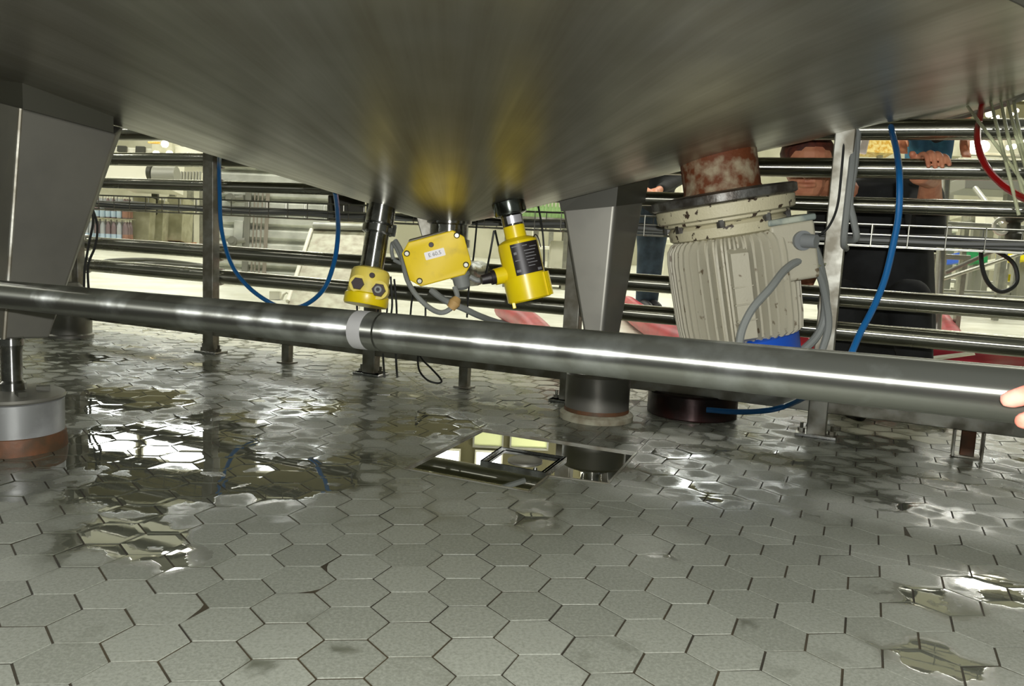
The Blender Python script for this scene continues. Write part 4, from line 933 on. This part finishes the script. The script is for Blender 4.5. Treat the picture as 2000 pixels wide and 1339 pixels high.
# conveyors and tables
def prop_up(o, u, v1, t):
    q = P(u, v1, t+1.5); g = MB(); g.box((q[0], q[1], q[2]/2), (1.3, 1.3, q[2]), RW); g.box((q[0], q[1], .25), (3, 3, .5), RW); build('stand', g, M['greypaint'], o)
def table(name, lab, u0, u1, vt, vf, m_='hallsteel', depth=9, n=3, brace=True, cat='table'):
    q0 = fl(u0, vf); tt = (q0-CAM) @ FW; q1 = q0+dirb*((u1-u0)*tt/F)
    zt = float(P(u0, vt, tt)[2]); t = thing(name, lab, cat, (q0+q1)/2*np.array([1, 1, 0]))
    Rz = Matrix.Rotation(math.atan2(dirb[1], dirb[0]), 3, 'Z'); L_ = np.linalg.norm(q1-q0); c = (q0+q1)/2+dpb*depth/2
    g = MB(); g.box((c[0], c[1], zt-.3), (L_+.6, depth, .6), Rz); build('table_top', g, M[m_], t, bevel=.08)
    for i in range(n):
        for j in (0, 1):
            q = q0+(q1-q0)*i/(n-1)+dpb*(j*(depth-.8)+.4); g = MB(); g.box((q[0], q[1], (zt-.6)/2), (.75, .75, zt-.6), Rz); build('leg', g, M[m_], t)
    if brace:
        for j in (0, 1):
            q = dpb*(j*(depth-.8)+.4); a_, b_ = q0+q, q1+q; g = MB(); g.tube([a_+[0, 0, zt*.25], b_+[0, 0, zt*.25]], .25, 8); build('brace', g, M[m_], t)
    return t, q0, q1, zt, Rz
t1, q0, q1, zt, Rz = table('conveyor', 'long steel conveyor with green bottles seen between the right sensor and the tank leg', 985, 1100, 434, 560, depth=7, n=3, cat='conveyor')
g = MB(); c = (q0+q1)/2; g.box((c[0], c[1], zt+1.0), (np.linalg.norm(q1-q0), .15, .4), Rz); build('guide_rail', g, M['hallsteel'], t1)
gb = None
for i in range(16):
    q = q0+(q1-q0)*(i+.5)/16+dpb*3
    if gb is None:
        gb = thing('green_bottle', 'green bottle in the row on the far steel conveyor', 'bottle', (q[0], q[1], zt), 'green bottles on the conveyor')
        g = MB(); g.lathe([(.55, 0), (.6, .1), (.6, 2.4), (.22, 3.3), (.2, 4.0)], 12, (q[0], q[1], zt)); build('bottle_body', g, M['green'], gb)
        g = MB(); g.lathe([(.24, 3.9), (.24, 4.2), (.1, 4.25)], 8, (q[0], q[1], zt)); build('bottle_cap', g, M['white_p'], gb); g0 = gb
    else: o = copy_tree(gb); o.location = Vector(np.array([q[0], q[1], zt])*S)
table('steel_bench', 'pale bench with white legs on the bright floor left of the tank leg', 1000, 1092, 478, 545, m_='white_p', depth=6, n=3, cat='bench')
o = bx('control_cabinet', 1074, 470, 1112, 552, 150, 6, M['cream']); tag(o, 'narrow pale cabinet directly left of the tapered tank leg', 'cabinet')
o = bx('wall_board', 1296, 336, 1332, 420, 210, 2, M['cream']); tag(o, 'pale upright board between the standing person and the rusty neck', 'board')
o = bx('paper_carton', 1296, 400, 1345, 470, 190, 8, M['white_p']); prop_up(o, 1320, 469, 192); tag(o, 'white carton behind the motor flange, beside the standing person', 'carton')
o = bx('white_cabinet', 1296, 476, 1330, 566, 160, 6, M['cream']); tag(o, 'white cabinet on the floor left of the finned motor body', 'cabinet')
# right side
table('steel_table', 'steel table with round-bar braces behind the rack at the right edge', 1832, 2060, 432, 620, depth=12, n=3)
table('conveyor', 'second steel conveyor crossing the far right background', 1840, 2080, 470, 575, depth=10, n=4, cat='conveyor')
def pole(u0, v0, u1, v1, t0, t1_, r, m_, name, lab, cat):
    g = MB(); g.tube([P(u0, v0, t0), P(u1, v1, t1_)], r, 16); o = build(name, g, M[m_]); tag(o, lab, cat); return o
pole(1848, 330, 1826, 690, 80, 79, .42, 'hallsteel', 'steel_tube', 'pale upright steel tube right of the crouching person', 'tube')
pole(1800, 558, 2010, 490, 84, 96, .2, 'hallsteel', 'brace_bar', 'thin diagonal bar crossing behind the round cable loop', 'bar')
pole(1846, 532, 1940, 490, 84, 84, .2, 'greypaint', 'brace_bar', 'shorter dark diagonal bar right of the upright steel tube', 'bar')
g = MB(); g.hose([P(u, v, 62) for u, v in ((1915, 470), (1918, 520), (1930, 552), (1952, 569), (1975, 563), (1987, 545), (1980, 515), (1955, 495), (1920, 480), (1880, 470))], .16, 8); o = build('cable_loop', g, M['cabled']); tag(o, 'round dark cable loop hanging below the tray at the far right', 'cable')
t = thing('bottle_trolley', 'low wheeled trolley carrying red bottles, far behind the crouching person', 'trolley', fl(1815, 533))
td = dep(1815, 534)-4
bx('deck', 1796, 515, 1836, 521, td, 14, M['hallsteel'], t); bx('end_frame', 1796, 484, 1799, 516, td, 14, M['hallsteel'], t)
for u in (1805, 1828):
    g = MB(); q = P(u, 528, td-2); g.cyl(q, q+dpb*1.2, 1.3, n=16); build('caster', g, M['black'], t)
rb = None
for v0 in (513, 499):
    for i in range(6):
        q = P(1803+i*5.6, v0, td-3)
        if rb is None:
            rb = thing('red_bottle', 'red bottle on the wheeled trolley in the far background', 'bottle', q, 'red bottles on the trolley'); g = MB(); g.lathe([(.6, 0), (.62, 1.8), (.3, 2.6), (.25, 3)], 10, q); build('bottle_body', g, M['redb'], rb); RB0 = q
            g = MB(); g.lathe([(.28, 2.9), (.28, 3.3)], 8, q); build('bottle_cap', g, M['white_p'], rb)
        else: o = copy_tree(rb); o.location = Vector(q*S)
for nm, a_, m_, lb_, cat in (('plastic_crate', (1893, 490, 1930, 512, 170), 'greenp', 'green plastic crate under the far right conveyor', 'crate'), ('plastic_crate', (1876, 492, 1886, 512, 168), 'blue', 'small blue crate left of the green plastic crate', 'crate'),
                             ('floor_sign', (1969, 536, 2012, 549, 210), 'yellowp', 'low bright yellow block on the floor at the far right edge', 'block'), ('plastic_crate', (1975, 492, 2030, 508, 180), 'yellowp', 'pale yellow crate under the conveyor at the right edge', 'crate'),
                             ('cabinet', (1852, 262, 1880, 305, 260), 'cream', 'white cabinet front seen above the gripping hand', 'cabinet'), ('storage_unit', (1815, 262, 1850, 290, 278), 'white_p', 'white storage unit just left of the white cabinet front', 'storage unit'),
                             ('machine_cover', (1750, 436, 1860, 470, 120), 'greypaint', 'grey machine cover right behind the elbow of the crouching person', 'cover'), ('machine_cover', (1885, 348, 2060, 372, 140), 'greypaint', 'dark grey beam behind the rack, under the red hose', 'beam'),
                             ('machine_cover', (1880, 400, 1960, 425, 200), 'cream', 'pale machine cover above the far right conveyor', 'cover')):
    o = bx(nm, *a_, 6, M[m_]); tag(o, lb_, cat); prop_up(o, (a_[0]+a_[2])/2, a_[3]-1, a_[4]+2)
t = thing('butterfly_valve', 'dark valve body with a pale round clamp at the right edge, below the red hose', 'valve', P(1980, 470, 66))
g = MB(frame(1980, 440, 66)); g.lathe([(13, -32), (16, -28), (16, -18), (12, -14), (12, 4), (18, 8), (18, 20), (12, 24), (12, 34)], 28, axis='y'); build('valve_body', g, M['darkpaint'], t)
g = MB(frame(1953, 442, 66)); q = np.linspace(.4, 5.6, 20); g.tube([(14*math.cos(a)+2, 14*math.sin(a), 0) for a in q], 4, 8); build('clamp', g, M['white_p'], t)
g = MB(frame(1980, 478, 66)); g.lathe([(10, -14), (10, 8)], 20, axis='y'); build('hanger', g, M['greypaint'], t)
pole(1905, 368, 1960, 440, 110, 100, .35, 'hallsteel', 'steel_tube', 'thin diagonal steel tube left of the pale valve clamp', 'tube')
# amber lit shelf and lamps, upper right
o = bx('glass_shelf', 1690, 262, 1748, 298, 240, 6, M['gold']); prop_up(o, 1719, 297, 242); tag(o, 'amber glowing shelf of glass seen under the tank edge at the upper right', 'shelf')
t = thing('lamp_rack', 'rack with bright hall lamps in the upper right corner', 'lamp rack', P(1930, 330, 210))
bx('cross_beam', 1880, 300, 2080, 306, 210, 1.2, M['greypaint'], t)
for u in (1884, 1960, 2040): bx('upright', u, 190, u+4, 306, 211, 1.2, M['greypaint'], t)
for u, v, r in ((1898, 287, 12), (1920, 286, 12), (1970, 288, 5), (1980, 286, 5), (1895, 269, 4), (1907, 229, 3), (1932, 222, 7), (1940, 232, 4), (1949, 228, 3), (1977, 223, 3), (1986, 216, 4), (1982, 268, 3), (1998, 274, 4)):
    g = MB(frame(u, v, 208)); g.ball((0, 0, 0), r, 12); o = build('floodlight', g, M['lampw']); tag(o, 'glowing warm lamp on the lamp rack at the upper right', 'lamp', 'warm lamps at the upper right')
o = bx('wall_poster', 1680, 262, 1697, 300, 90, .4, M['white'], ang=-10); tag(o, 'white paper sheet right of the shiny rack post, under the tank edge', 'paper')
# red plastic sheets and hoses on the floor
def sheet(pts, lab, th=.25, m_='red'):
    g = MB(); g.hose([fl(*p, .3) for p in pts], .0, 4) if False else None
    q = [fl(*p) for p in pts]; q = [np.array([a[0], a[1], .05+.25*(i % 2)]) for i, a in enumerate(q)]
    c = sum(q)/len(q)+np.array([0, 0, .5]); g = MB(); n = len(q)
    g.add([*q, c, *[a+np.array([0, 0, -.04]) for a in q]], [(i, (i+1) % n, n) for i in range(n)]+[(n+1+i, n+1+(i+1) % n, (i+1) % n, i) for i in range(n)])
    o = build('plastic_sheet', g, M[m_]); tag(o, lab, 'sheet', None); return o
def rhose(pts, r, lab):
    g = MB(); g.hose([fl(u, v, r) for u, v in pts], r, 14, 8); o = build('suction_hose', g, M['red']); tag(o, lab, 'hose'); return o
rhose([(985, 603), (1015, 618), (1040, 637), (1060, 660), (1090, 690)], 1.15, 'thick pink red hose on the floor left of the tapered tank leg')
rhose([(1225, 598), (1250, 618), (1290, 642), (1350, 668), (1420, 690)], 1.3, 'thick pink red hose on the floor left of the motor')
rhose([(1826, 600), (1836, 618), (1852, 645), (1880, 690)], 1.05, 'thick pink red hose crossing between the two lowest rack pipes at the right')
rhose([(1560, 690), (1640, 686), (1700, 690), (1780, 700), (1880, 706), (1960, 700), (2080, 698)], 1.5, 'thickest pink red hose lying along the rack at the lower right')
sheet([(1590, 672), (1720, 668), (1960, 664), (2060, 680), (2050, 740), (1700, 730)], 'crumpled red plastic sheet on the floor behind the rack at the right')
g = MB(); g.slab([fl(1780, 705, 3.2), fl(1900, 690, 3.2), fl(1905, 693, 2.8), fl(1785, 709, 2.8)], .15); o = build('white_batten', g, M['white_p']); tag(o, 'narrow white batten lying on the red sheet at the right', 'batten')

# more uprights and housings of the machines at the far right and far left
for i, (u, vt, vf, m_) in enumerate(((1868, 395, 566, 'hallsteel'), (1886, 398, 552, 'white_p'), (1903, 392, 575, 'darkpaint'), (1923, 396, 560, 'hallsteel'), (1941, 398, 548, 'white_p'), (1957, 392, 580, 'hallsteel'), (1990, 395, 556, 'greypaint'),
                                     (1012, 404, 540, 'white_p'), (1040, 404, 536, 'white_p'), (1072, 404, 538, 'hallsteel'), (1322, 360, 545, 'white_p'))):
    q = fl(u, vf); t_ = (q-CAM) @ FW; zt = float(P(u, vt, t_)[2]); g = MB(); g.box((q[0], q[1], zt/2), (1.1, 1.1, zt), RW); g.box((q[0], q[1], .3), (2.2, 2.2, .6), RW)
    lab_ = ['pale steel machine upright just right of the slanted steel tube', 'slim white machine upright left of the green crate', 'dark machine upright behind the green crate', 'steel machine upright right of the green crate', 'slim white machine upright left of the round cable loop', 'steel machine upright inside the round cable loop', 'grey machine upright right of the round cable loop',
            'slim white upright under the green bottles, leftmost', 'slim white upright under the green bottles, middle one', 'steel upright under the green bottles, nearest the tank leg', 'slim white upright between the standing person and the motor'][i]
    o = build('machine_upright', g, M[m_], bevel=.05); tag(o, lab_, 'post')
for nm, a_, m_, lb_, cat in (('drive_housing', (1896, 396, 1918, 430, 190), 'hallsteel', 'small steel drive housing above the green crate', 'housing'), ('drive_housing', (1924, 404, 1944, 440, 185), 'white_p', 'small white housing left of the pale valve clamp', 'housing'),
                             ('drive_housing', (1846, 438, 1872, 452, 175), 'white_p', 'small white housing directly right of the upright steel tube', 'housing'), ('plastic_crate', (1945, 505, 1968, 525, 175), 'white_p', 'white crate behind the round cable loop', 'crate')):
    o = bx(nm, *a_, 4, M[m_]); tag(o, lb_, cat); prop_up(o, (a_[0]+a_[2])/2, a_[3]-1, a_[4]+1)
